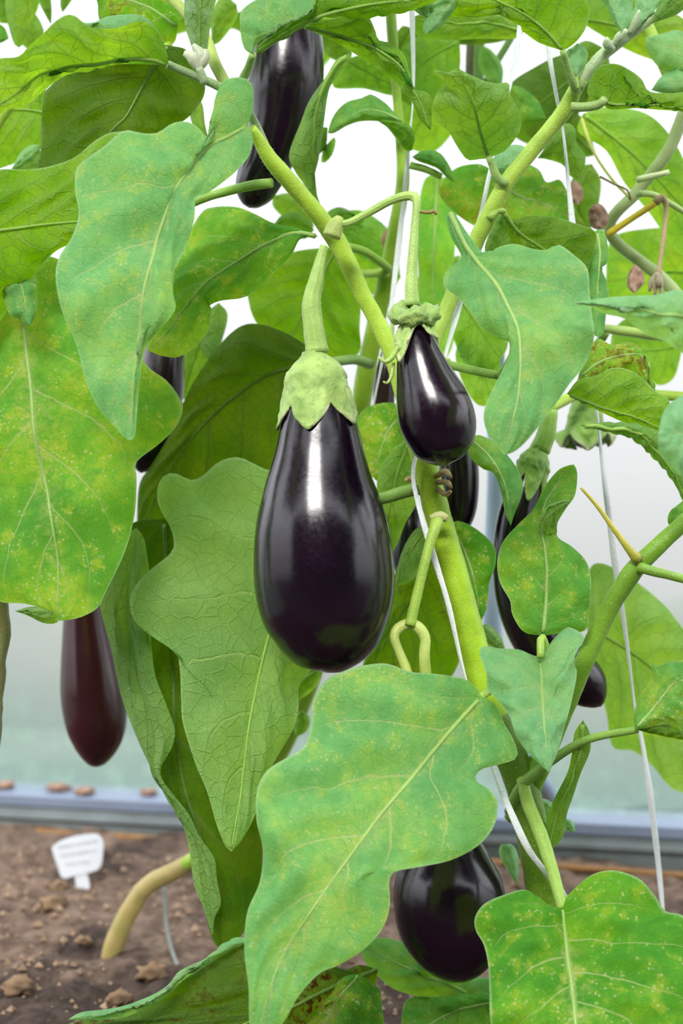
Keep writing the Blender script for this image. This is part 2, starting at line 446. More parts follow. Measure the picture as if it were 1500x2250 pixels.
class Sweep:
    """a body of revolution about a bent axis: points x,y,r in photo pixels at distance d"""
    def __init__(s, spec, d, n=56):
        p = pts(spec); dd = d if isinstance(d, (tuple, list)) else (d, d)
        D = np.interp(np.linspace(0, 1, len(p)), np.linspace(0, 1, len(dd)), dd)
        q = cr(np.column_stack([p, D]), 400)
        w = np.linspace(0, 1, n); w = np.sin(w*np.pi/2)**0.8 if True else w
        s.q = np.stack([np.interp(w, np.linspace(0, 1, 400), q[:, k]) for k in range(4)], axis=1)
        s.p = np.array([P(x, y, z) for x, y, _, z in s.q]); s.r = np.maximum(s.q[:, 2], 0.0)*s.q[:, 3]/F_PX
        L = np.concatenate([[0], np.cumsum(np.linalg.norm(np.diff(s.p, axis=0), axis=1))]); s.L = L
        tg = np.gradient(s.p, axis=0); s.tg = tg/np.linalg.norm(tg, axis=1)[:, None]
        a = np.cross(s.tg[0], [0, 1.0, 0]); s.a = []
        for i in range(n):
            a = a-s.tg[i]*np.dot(a, s.tg[i]); a /= np.linalg.norm(a); s.a.append(a.copy())
        s.a = np.array(s.a); s.b = np.cross(s.tg, s.a)
    def at(s, l, th, off=0.0, rmul=1.0):
        f = lambda arr: np.array([np.interp(l, s.L, arr[:, k]) for k in range(3)])
        c, a, b = f(s.p), f(s.a), f(s.b); r = np.interp(l, s.L, s.r)
        if l < 0: c = c+s.tg[0]*l
        return c+(r*rmul+off)*(math.cos(th)*a+math.sin(th)*b)

def aubergine(spec, d, label, red=0.0, cal=None, ped=None, pedd=None, tint=(0.40, 0.56, 0.15), seg=56, lump=0.006, cat='aubergine', sep=5):
    sw = Sweep(spec, d)
    root = empty('aubergine', sw.p[-1]); tag(root, label, cat)
    th = np.linspace(0, 2*np.pi, seg, endpoint=False); s0 = random.random()*20
    R = np.array([[sw.at(l, a) for a in th] for l in sw.L])
    R = R+(R-sw.p[:, None, :])*lump*np.array([[noise.noise(Vector(R[i, j]*14)+Vector((s0, 0, 0))) for j in range(seg)] for i in range(len(R))])[..., None]
    v, f = rings_mesh(R)
    b = mesh_obj('fruit', v, f, M_FRUIT, root); b['redness'] = red
    if cal:
        L0, L1, flare, pr, phase = cal['L0'], cal['L1'], cal['flare'], cal['pr'], cal.get('phase', 0.3)
        k = sw.q[0, 3]/F_PX; L0 *= k; L1 *= k; flare *= k; pr *= k
        Rn = random.Random(cal.get('seed', 3)); lob = cal.get('lobes') or [Rn.uniform(0.75, 1.15) for _ in range(sep)]
        ns, na = 26, 84; rows = []; uvs = []
        for i in range(ns):
            sfr = i/(ns-1); row = []
            for j in range(na):
                a = 2*math.pi*j/na; x = (a/(2*math.pi)*sep+phase) % sep; lobe = lob[int(x)]; fr = x-int(x)
                tri = max(0.0, 1-abs(2*fr-1)); Lf = L0+L1*lobe*(tri**cal.get('pw', 0.75))
                l = -flare+(flare+Lf)*sfr
                if l < 0:
                    u = (l+flare)/flare; rr = pr+(sw.r[0]+0.0030-pr)*(u*u*(3-2*u)); c = sw.p[0]+sw.tg[0]*l
                    q = c+rr*(math.cos(a)*sw.a[0]+math.sin(a)*sw.b[0])
                else:
                    e = 0.0030-0.0016*sfr+cal.get('curl', 0.0)*max(0, (sfr-0.8)/0.2)**2
                    e += cal.get('ridge', 0.0012)*math.exp(-((l-0.15*L0)/(0.22*L0+1e-6))**2)
                    e += 0.0007*(1-abs(2*fr-1))
                    q = sw.at(l, a, e)
                nz = noise.noise(Vector(q*170)); nz2 = noise.noise(Vector(q*420))
                ctr = sw.p[0] if l < 0 else np.array([np.interp(l, sw.L, sw.p[:, kk]) for kk in range(3)])
                dirv = q-ctr; dirv /= np.linalg.norm(dirv)+1e-9
                q = q+dirv*(0.0012*nz+0.0009*nz2)*min(1, sfr*3)
                row.append(q); uvs.append((j/na, sfr))
            rows.append(row)
        v, f = rings_mesh(np.array(rows), cap=False)
        o = mesh_obj('calyx', v, f, M_CALYX, root, True, uvs); o['tint'] = list(tint)
        so = o.modifiers.new('thickness', 'SOLIDIFY'); so.thickness = 0.0014; so.offset = -1
    if ped:
        tube('pedicel', ped, pedd or d, root, None, tint, 40 if cal else 16, lump=0.10, fuzz=250 if cal else 0, ridge=0.045 if cal else 0.0)
    return root

def twine(spec, d, label, r=0.0013):
    p3, rr = path3(spec, d, 120)
    rr = np.full(len(p3), r)*np.array([0.9+0.3*noise.noise(Vector(p*35)) for p in p3])
    v, f = rings_mesh(tube_rings(p3, np.maximum(rr, r*0.6), 10, 0.40, 0.10))
    o = mesh_obj('twine', v, f, M_STRING); tag(o, label, 'twine'); return o

def blob(name, loc, size, mat, seed, sub=3, amp=0.6, squash=0.6, fr=1.9):
    bm = bmesh.new(); bmesh.ops.create_icosphere(bm, subdivisions=sub, radius=1.0)
    for v in bm.verts:
        k = 1+amp*noise.noise(v.co*fr+Vector((seed*3.1, seed, 0)))+amp*0.4*noise.noise(v.co*fr*3+Vector((seed, 0, 5)))
        v.co *= k; v.co.z *= squash; v.co *= size
    me = bpy.data.meshes.new(name); bm.to_mesh(me); bm.free(); me.materials.append(mat)
    me.polygons.foreach_set('use_smooth', [True]*len(me.polygons))
    o = bpy.data.objects.new(name, me); C.objects.link(o); o.location = loc; return o

def box_bar(name, a, b, h, t, mat, z0, parent=None):
    """a bar standing on z0 whose front face runs from a to b (x, y), t deep to the back, h high, with softened long edges"""
    a, b = Vector((a[0], a[1], 0)), Vector((b[0], b[1], 0)); u = (b-a).normalized(); w = Vector((-u.y, u.x, 0))
    e = min(h, t)*0.12
    prof = [(0, 0), (0, h-e), (e*0.4, h-e*0.3), (e, h), (t, h), (t, 0)]
    v = []; 
    for c in (a, b):
        for q, z in prof: v.append(c+w*q+Vector((0, 0, z0+z)))
    n = len(prof); f = [(i, (i+1) % n, n+(i+1) % n, n+i) for i in range(n)]+[tuple(range(n))[::-1], tuple(range(n, 2*n))]
    return mesh_obj(name, v, f, mat, parent, False)

# ------------------------------------------------------------------ the setting
def wall_d(x): return 1.575-0.234*x
def soil_z(x, y):
    p = Vector((x, y, 0.0))
    z = 0.010*noise.noise(p*7)+0.009*noise.noise(p*19)+0.007*noise.noise(p*48)+0.0035*noise.noise(p*110)
    near = max(0.0, min(1.0, (y-1.25)/0.25))
    return z+0.014*near

def soil_material():
    g = NT('soil'); ob = g.obj()
    n1 = g.noise(ob, 6.5, 4); n2 = g.noise(ob, 55, 5, 0.65); n3 = g.noise(ob, 260, 4, 0.7)
    c = g.mix(g.rng(n2, 0.30, 0.72), (0.085, 0.055, 0.040), (0.230, 0.160, 0.122))
    sp = g.n('SeparateXYZ'); g.put(sp.inputs[0], ob)
    wet = g.math('MAXIMUM', g.rng(n1, 0.53, 0.63), g.rng(g.math('ADD', sp.outputs[1], g.math('MULTIPLY', g.math('SUBTRACT', g.noise(ob, 16, 4), 0.5), 0.45)), 1.23, 1.15))
    c = g.mix(g.math('MULTIPLY', wet, 0.9), c, g.mix(g.rng(n2, 0.3, 0.7), (0.022, 0.016, 0.014), (0.075, 0.050, 0.042)))
    c = g.mix(g.rng(n3, 0.62, 0.75, 0, 0.5), c, (0.40, 0.29, 0.20))
    c = g.mix(g.rng(n3, 0.40, 0.25, 0, 0.6), c, (0.03, 0.02, 0.015))
    h = g.math('ADD', n2, g.math('MULTIPLY', n3, 0.6))
    return g.done(g.pbr(c, 0.92, 0.15, g.bump(h, 0.9, 0.006)))
nx, ny = 190, 170
gx = np.linspace(-0.75, 0.75, nx); gy = np.linspace(0.55, 1.80, ny)
sv = [(x, y, soil_z(x, y)) for y in gy for x in gx]
sf = [(j*nx+i, j*nx+i+1, (j+1)*nx+i+1, (j+1)*nx+i) for j in range(ny-1) for i in range(nx-1)]
floor = mesh_obj('floor', sv, sf, soil_material()); tag(floor, 'brown bare soil bed under the plants', kind='structure')

def film_material():
    g = NT('frosted_film'); ob = g.obj()
    sp = g.n('SeparateXYZ'); g.put(sp.inputs[0], ob)
    n1 = g.noise(ob, 5, 4); n2 = g.noise(ob, 40, 4)
    wv = g.n('TexWave', wave_type='BANDS', bands_direction='X'); g.put(wv.inputs['Vector'], ob)
    wv.inputs['Scale'].default_value = 55; wv.inputs['Distortion'].default_value = 0.3
    low = g.rng(g.math('ADD', sp.outputs[2], g.math('MULTIPLY', g.math('SUBTRACT', n1, 0.5), 0.12)), 0.24, 0.05)
    c = g.mix(low, (0.35, 0.32, 0.32), (0.165, 0.235, 0.215))
    c = g.mix(g.math('MULTIPLY', low, g.rng(n2, 0.45, 0.7, 0, 0.5)), c, (0.26, 0.40, 0.32))
    c = g.mix(g.rng(wv.outputs['Fac'], 0.4, 0.9, 0, 0.06), c, (0.5, 0.52, 0.55))
    t = g.n('BsdfTranslucent'); g.put(t.inputs['Color'], c)
    df = g.n('BsdfDiffuse'); g.put(df.inputs['Color'], c)
    gl = g.n('BsdfGlossy'); gl.inputs['Roughness'].default_value = 0.3
    tp = g.n('BsdfTransparent'); g.put(tp.inputs['Color'], (0.95, 0.97, 0.97))
    s = g.mixs(0.12, t.outputs[0], df.outputs[0]); s = g.mixs(0.03, s, gl.outputs[0]); s = g.mixs(0.27, s, tp.outputs[0])
    return g.done(s)
wa, wb = (-1.30, wall_d(-1.30)+0.045), (1.30, wall_d(1.30)+0.045)
wall_u = Vector((wb[0]-wa[0], wb[1]-wa[1], 0)).normalized(); wall_w = Vector((-wall_u.y, wall_u.x, 0))
wv_ = []
for k in (0, 0.004):
    for (x, y) in (wa, wb):
        q = Vector((x, y, 0))+wall_w*k
        wv_ += [(q.x, q.y, 0.03), (q.x, q.y, 2.1)]
# thin frosted sheet
wall = mesh_obj('wall_back', wv_[:4], [(0, 2, 3, 1)], film_material(), None, False)
tag(wall, 'frosted plastic greenhouse wall behind the plants', kind='structure')
r1 = box_bar('trim_1', (-1.3, wall_d(-1.3)), (1.3, wall_d(1.3)), 0.012, 0.075, M_RAIL, 0.042); tag(r1, 'pale blue grey metal ledge along the wall foot', kind='structure')
r2 = box_bar('trim_2', (-1.3, wall_d(-1.3)+0.004), (1.3, wall_d(1.3)+0.004), 0.044, 0.065, M_RAIL_DARK, -0.002); tag(r2, 'grey metal base rail under the pale ledge', kind='structure')
r3 = box_bar('trim_3', (-1.3, wall_d(-1.3)-0.005), (1.3, wall_d(1.3)-0.005), 0.006, 0.02, M_RAIL_DARK, 0.028); tag(r3, 'thin groove lip along the base rail', kind='structure')
lawn = mesh_obj('ground', [(-8, 1.85, -0.05), (8, 1.2, -0.05), (8, 4.2, -0.05), (-8, 4.8, -0.05)], [(0, 1, 2, 3)], simple('lawn_green', (0.12, 0.17, 0.10), 0.8, (0.18, 0.22, 0.15), 3))
tag(lawn, 'grass outside the greenhouse', kind='structure')
gb = []; gfc = []
for i in range(90):
    for j in range(8):
        x = -4+8*i/89; v = j/7; y0 = 2.75-0.15*x
        p = Vector((x*2.2, v*1.5, 4.0))
        gb.append((x, y0+v*0.5+0.10*noise.noise(p*2), -0.05+(0.22+0.10*noise.noise(Vector((x*3, 1, 0))))*math.sin(min(1, v*1.6)*math.pi/2)))
gfc = [(i*8+j, i*8+j+1, (i+1)*8+j+1, (i+1)*8+j) for i in range(89) for j in range(7)]
hedge = mesh_obj('hedge', gb, gfc, simple('outside_green', (0.07, 0.15, 0.08), 0.8, (0.14, 0.22, 0.14), 5)); tag(hedge, 'low blurred greenery outside, behind the frosted wall', kind='structure')
# unseen row of plants added behind the camera to darken reflections on the fruit
hv = []; hn, hm = 60, 26
for i in range(hn):
    for j in range(hm):
        x = -4+8*i/(hn-1); z = 2.2*j/(hm-1)
        hv.append((x, -2.2+0.25*noise.noise(Vector((x*1.8, z*1.8, 0)))+0.12*noise.noise(Vector((x*5, z*5, 3))), z))
hf = [(i*hm+j, i*hm+j+1, (i+1)*hm+j+1, (i+1)*hm+j) for i in range(hn-1) for j in range(hm-1)]
wf = mesh_obj('front_blocker', hv, hf, M_BLOCKER); tag(wf, 'dense green planting on the far side behind the photographer', kind='structure')  # unseen row, added to darken reflections on the fruit
rf = mesh_obj('roof_blocker', [(-5, -2.4, 3.05), (5, -2.4, 3.05), (5, 0.1, 2.45), (-5, 0.1, 2.45), (-5, -2.4, 3.09), (5, -2.4, 3.09), (5, 0.1, 2.49), (-5, 0.1, 2.49)], [(0, 1, 2, 3), (7, 6, 5, 4), (0, 4, 5, 1), (1, 5, 6, 2), (2, 6, 7, 3), (3, 7, 4, 0)], simple('blocker_cloth', (0.10, 0.12, 0.11), 0.9, (0.14, 0.16, 0.15), 6), None, False)
tag(rf, 'shaded roof slope over the path', kind='structure')  # added out of view to block sky that would grey the fruit
gf = mesh_obj('floor', [(-4, -2.6, -0.02), (4, -2.6, -0.02), (4, 0.6, -0.02), (-4, 0.6, -0.02)], [(0, 1, 2, 3)], simple('path_soil', (0.045, 0.033, 0.026), 0.9, (0.07, 0.05, 0.04), 8)); tag(gf, 'soil path before the bed', kind='structure')

# ------------------------------------------------------------------ plants
def ground_y(d): return 1125+F_PX*(CAM_Z-0.0)/d
def plant(name, x, d, label):
    o = empty(name, P(x, ground_y(d), d)); return tag(o, label, 'plant', 'aubergine plants in the greenhouse bed')

P1 = plant('aubergine_plant', 1210, 0.95, 'tall aubergine plant with the thick forked yellow-green stem in the middle')
P2 = plant('aubergine_plant', 250, 1.247, 'aubergine plant with a tan woody foot bending out of the soil')
P3 = plant('aubergine_plant', -60, 0.95, 'aubergine plant with huge speckled leaf over the plant label')
P4 = plant('aubergine_plant', 1640, 1.10, 'aubergine plant beside the wall behind the loose white twine')

# stems of the middle plant
tube('lower_stem', '1210,2410,40 1200,2150,40 1192,1960,39 1172,1840,37 1150,1740,36 1118,1650,36 1085,1575,36', (0.95, 0.93, 0.93), P1, lump=0.05, seg=20, tint=(0.13, 0.24, 0.015), label='dark green lower stem')  # tint darkened to paint in the shade low on the stem
tube('stem', '1118,1650,34.5 1085,1575,35.5 1060,1500,35 1022,1360,33 990,1240,32 966,1150,30 948,1080,28 930,1010,27 905,930,25 890,880,24', (0.93, 0.93, 0.93), P1, lump=0.05, seg=20, tint=(0.38, 0.58, 0.02), fuzz=500)
tube('branch', '898,905,22 880,840,20 855,765,18 825,700,18 795,645,19 765,580,20 740,530,21 722,505,20 690,462,19 650,415,19 615,375,19 590,345,17 570,310,14 552,282,11', (0.93, 0.93, 0.92, 0.89, 0.87), P1, lump=0.06, seg=18, tint=(0.46, 0.66, 0.06), fuzz=700)
tube('branch', '900,910,20 935,800,17 985,670,17 1030,565,18 1065,490,18 1110,405,18 1165,335,17 1215,275,17 1245,235,18 1262,200,16 1280,172,14', (0.94, 0.95, 0.93, 0.92, 0.91), P1, lump=0.06, seg=18, tint=(0.42, 0.60, 0.08), fuzz=700)
tube('young_shoot', '1268,192,15 1285,165,13 1320,125,13 1370,85,12 1430,40,11 1510,-20,9', (0.912, 0.90), P1, lump=0.08, seg=16, tint=(0.46, 0.58, 0.34), fuzz=500, label='pale downy young shoot')
tube('branch', '1135,1800,28 1152,1745,29 1180,1690,27 1215,1610,24 1250,1530,23 1290,1440,21 1340,1335,20 1380,1270,22 1402,1242,21 1440,1205,19 1510,1140,17', (0.94, 0.92, 0.89, 0.88), P1, lump=0.06, seg=18, tint=(0.20, 0.38, 0.03))
tube('side_shoot', '1402,1245,12 1430,1254,11 1470,1264,10 1530,1280,9', (0.88, 0.87), P1, tint=(0.24, 0.42, 0.05))
tube('dried_stub', '1400,1228,14 1385,1212,9 1350,1165,6 1310,1110,4.5 1276,1072,3', (0.88, 0.87), P1, tint=(0.50, 0.42, 0.07), label='yellow stub fading to brown')
tube('side_shoot', '1120,1785,13 1150,1722,12 1235,1655,10 1300,1622,9 1400,1603,8', (0.93, 0.90, 0.87), P1, tint=(0.24, 0.40, 0.08))
tube('node_knob', '728,520,20 735,500,19 742,486,15 746,476,8', 0.885, P1, tint=(0.44, 0.52, 0.14), n=10)
tube('side_shoot', '960,1145,14 955,1160,13 940,1210,11 920,1290,11 903,1362,12 900,1375,12', (0.897, 0.888, 0.886), P1, tint=(0.34, 0.50, 0.07))
tube('side_shoot', '902,1368,12 876,1380,12 866,1400,11 876,1430,10 892,1470,11 905,1520,12', (0.89, 0.885), P1, tint=(0.46, 0.52, 0.14))
tube('side_shoot', '902,1368,12 922,1382,13 934,1405,12 932,1440,12 936,1490,13 950,1600,14 970,1740,18 985,1850,26', (0.89, 0.885, 0.92), P1, tint=(0.46, 0.54, 0.14))
tube('node_ring', '946,1140,8 966,1134,11 982,1140,8', 0.905, P1, tint=(0.50, 0.48, 0.22), n=8)
tube('side_shoot', '980,800,9 1030,812,10 1098,826,9', (0.94, 0.90), P1, tint=(0.26, 0.44, 0.06))
tube('side_shoot', '930,1072,14 890,1080,14 835,1096,13 760,1105,10', (0.93, 0.95), P1, tint=(0.22, 0.38, 0.08))
tube('side_shoot', '596,402,11 550,408,11 500,420,10 440,439,9 360,480,8', (0.885, 0.90, 0.90), P1, tint=(0.26, 0.44, 0.07))
tube('side_shoot', '1255,235,11 1290,235,10 1318,228,10 1328,216,8', (0.91, 0.90), P1, tint=(0.36, 0.50, 0.18))
tube('side_shoot', '1265,200,11 1258,180,9 1246,145,8 1236,112,7', (0.905, 0.885), P1, tint=(0.26, 0.42, 0.12))
tube('side_shoot', '1110,405,10 1092,390,10 1080,360,8 1073,345,7', (0.925, 0.915), P1, tint=(0.30, 0.46, 0.14))
tube('side_shoot', '600,360,9 560,270,9 520,215,10 485,192,10 440,172,9 400,155,9 368,142,9', (0.885, 0.87, 0.86), P1, tint=(0.30, 0.40, 0.22), label='grey downy shoot')
tube('side_shoot', '540,260,13 515,215,13 490,175,13 468,130,13 450,80,12 400,20,12 340,-40,12', (0.90, 0.91, 0.93), P1, tint=(0.46, 0.56, 0.14))
tube('side_shoot', '555,120,8 545,150,9 533,175,10 520,215,10', (0.84, 0.89), P1, tint=(0.32, 0.48, 0.14))
tube('side_shoot', '437,148,8 445,170,9 450,185,9', (0.862, 0.865), P1, tint=(0.36, 0.44, 0.28))
# the rear plant: woody foot, then a slanting stem up to the top of the frame
tube('stem', '405,1902,17 450,1875,19 520,1800,20 640,1600,21 740,1300,22 780,1000,22 800,840,22 826,710,20 850,600,18 868,500,16 885,400,15 880,300,12 872,220,10 862,80,12 855,-30,12', (1.238, 1.20, 1.10, 1.04, 1.03, 1.03), P2, lump=0.06, seg=18, tint=(0.30, 0.48, 0.03))
tube('woody_foot', '243,2112,24 247,2092,23 258,2056,22 287,1998,21 322,1948,20 372,1920,20 425,1893,20', (1.247, 1.238), P2, lump=0.08, seg=18, tint=(0.40, 0.29, 0.11), label='tan bark-covered foot of stem')
tube('side_shoot', '855,592,10 835,575,9 800,552,9 755,540,9', (1.035, 1.0), P2, tint=(0.26, 0.44, 0.05))
tube('side_shoot', '900,363,8 935,372,8 970,388,7', (1.0, 1.0), P2, tint=(0.30, 0.48, 0.10))
tube('side_shoot', '812,800,12 780,790,11 735,795,11', (1.035, 1.0), P2, tint=(0.22, 0.36, 0.10))
PALE = (0.50, 0.60, 0.40)
for q in ('437,150,10 425,128,15 404,116,6', '434,145,9 442,122,13 424,98,5', '436,150,9 448,130,12 452,108,5'):
    tube('flower_bud', q, (0.864, 0.862), P1, tint=(0.62, 0.64, 0.50), n=10)
for q in ('1345,108,8 1334,96,11 1333,84,4', '1384,72,7 1396,48,9 1404,22,3', '1352,98,8 1362,80,11 1376,66,5'):
    tube('flower_bud', q, (0.90, 0.892), P1, tint=PALE, n=10)
tube('dried_stub', '914,463,3 938,467,4 954,464,4 958,472,3', 0.875, P1, tint=(0.30, 0.15, 0.06), n=10)
for q in ('956,1048,6 978,1036,7 990,1048,4', '956,1060,6 982,1060,6 990,1070,4', '956,1070,5 978,1086,6 989,1080,4', '910,1058,5 897,1052,6 890,1056,3'):
    tube('dried_sepal', q, (0.925, 0.905), P1, tint=(0.42, 0.24, 0.12), n=10, label='shrivelled brown sepal')
tube('dead_stem', '1045,-20,12 1035,90,11 1030,200,10 1024,300,9', 1.20, P2, tint=(0.10, 0.065, 0.04), label='dark brown dead stem')
for q in ('1030,290,9 1065,190,9 1095,130,8 1125,80,8', '1078,165,5 1060,140,4 1040,125,4', '1080,170,5 1100,190,4 1125,200,4', '1055,20,12 1052,120,12 1048,260,11'):
    tube('side_shoot', q, 1.19, P2, tint=(0.10, 0.22, 0.02))
# fruiting side branches of the rear plant, mostly behind its leaves
tube('side_branch', '850,600,10 720,600,9 560,580,9 402,556,9', (1.035, 1.075, 1.065, 1.06), P2)
tube('side_branch', '402,556,9 260,600,9 150,800,9 148,1045,10', (1.06, 1.12, 1.14, 1.14), P2)
tube('side_branch', '822,725,9 900,770,9 984,796,9', (1.03, 1.05, 1.022), P2)
tube('side_branch', '785,985,9 850,1010,9 905,1036,8', (1.035, 1.08, 1.07), P2)
tube('side_branch', '855,-200,11 740,-190,11 645,-124,12', (1.04, 1.0), P2)
# left plant
tube('stem', '-60,2395,26 -50,2000,26 -15,1480,26 0,1380,24 -15,1250,22 -30,900,20 10,640,16 40,590,12', (0.95, 0.95, 0.95, 0.94, 0.93), P3, lump=0.25, tint=(0.24, 0.20, 0.09), label='brown mossy stem')
tube('branch', '-30,900,17 -120,600,15 -200,550,12', (0.94, 0.88), P3)
tube('branch', '-30,900,16 -90,500,14 60,180,12 250,140,10 320,130,10 372,100,9', (0.94, 0.96, 0.95, 0.92), P3)
# right plant
tube('side_branch', '1592,880,12 1420,866,11 1290,862,11 1206,896,13', (1.05, 1.05, 1.04, 1.003), P4)
tube('stem', '1640,2220,24 1620,1800,24 1600,1300,22 1590,900,20 1570,500,18 1500,230,13 1470,100,10', (1.10, 1.08, 1.05, 1.02), P4, seg=16)
tube('branch', '1590,850,16 1480,640,14 1340,512,13 1400,420,13 1455,350,14 1482,300,14 1510,220,13', (1.05, 1.03, 1.0, 0.99), P4, tint=(0.42, 0.52, 0.24))
tube('side_shoot', '1590,880,12 1500,755,11 1420,735,11 1330,722,10 1290,716,8', (1.05, 1.0), P4, tint=(0.36, 0.50, 0.12))
tube('side_shoot', '1335,515,8 1380,485,7 1440,446,7', (1.0, 0.985), P4, tint=(0.62, 0.46, 0.02), label='yellowed fruit stalk')
tube('side_shoot', '1400,425,8 1440,430,7 1510,470,6', (0.99, 1.0), P4, tint=(0.40, 0.52, 0.20))
tube('side_shoot', '1400,395,8 1430,388,7 1470,378,6', (0.99, 0.98), P4, tint=(0.50, 0.58, 0.34))
tube('tendril', '1278,262,4 1290,300,4 1310,345,3 1345,395,3 1388,440,3', (1.03, 0.99), P4, tint=(0.46, 0.48, 0.10))
tube('tendril', '1318,388,2.5 1350,405,2.5 1378,418,2.5 1384,438,2.5', (1.0, 0.99), P4, tint=(0.24, 0.14, 0.08))
tube('dried_stalk', '1440,446,9 1452,434,10 1462,450,6 1460,500,5 1452,560,5 1446,605,6', (0.985, 0.985), P4, tint=(0.42, 0.28, 0.18), label='dried brown stalk of a fallen fruit')
for k, (x1, y1) in enumerate(((1426, 640), (1438, 650), (1452, 652), (1448, 630))):
    tube('dried_sepal', f'1444,600,5 {1444+(x1-1444)*0.7:.0f},620,7 {x1},{y1},3', 0.985-0.003*k, P4, tint=(0.34, 0.24, 0.20), n=8)

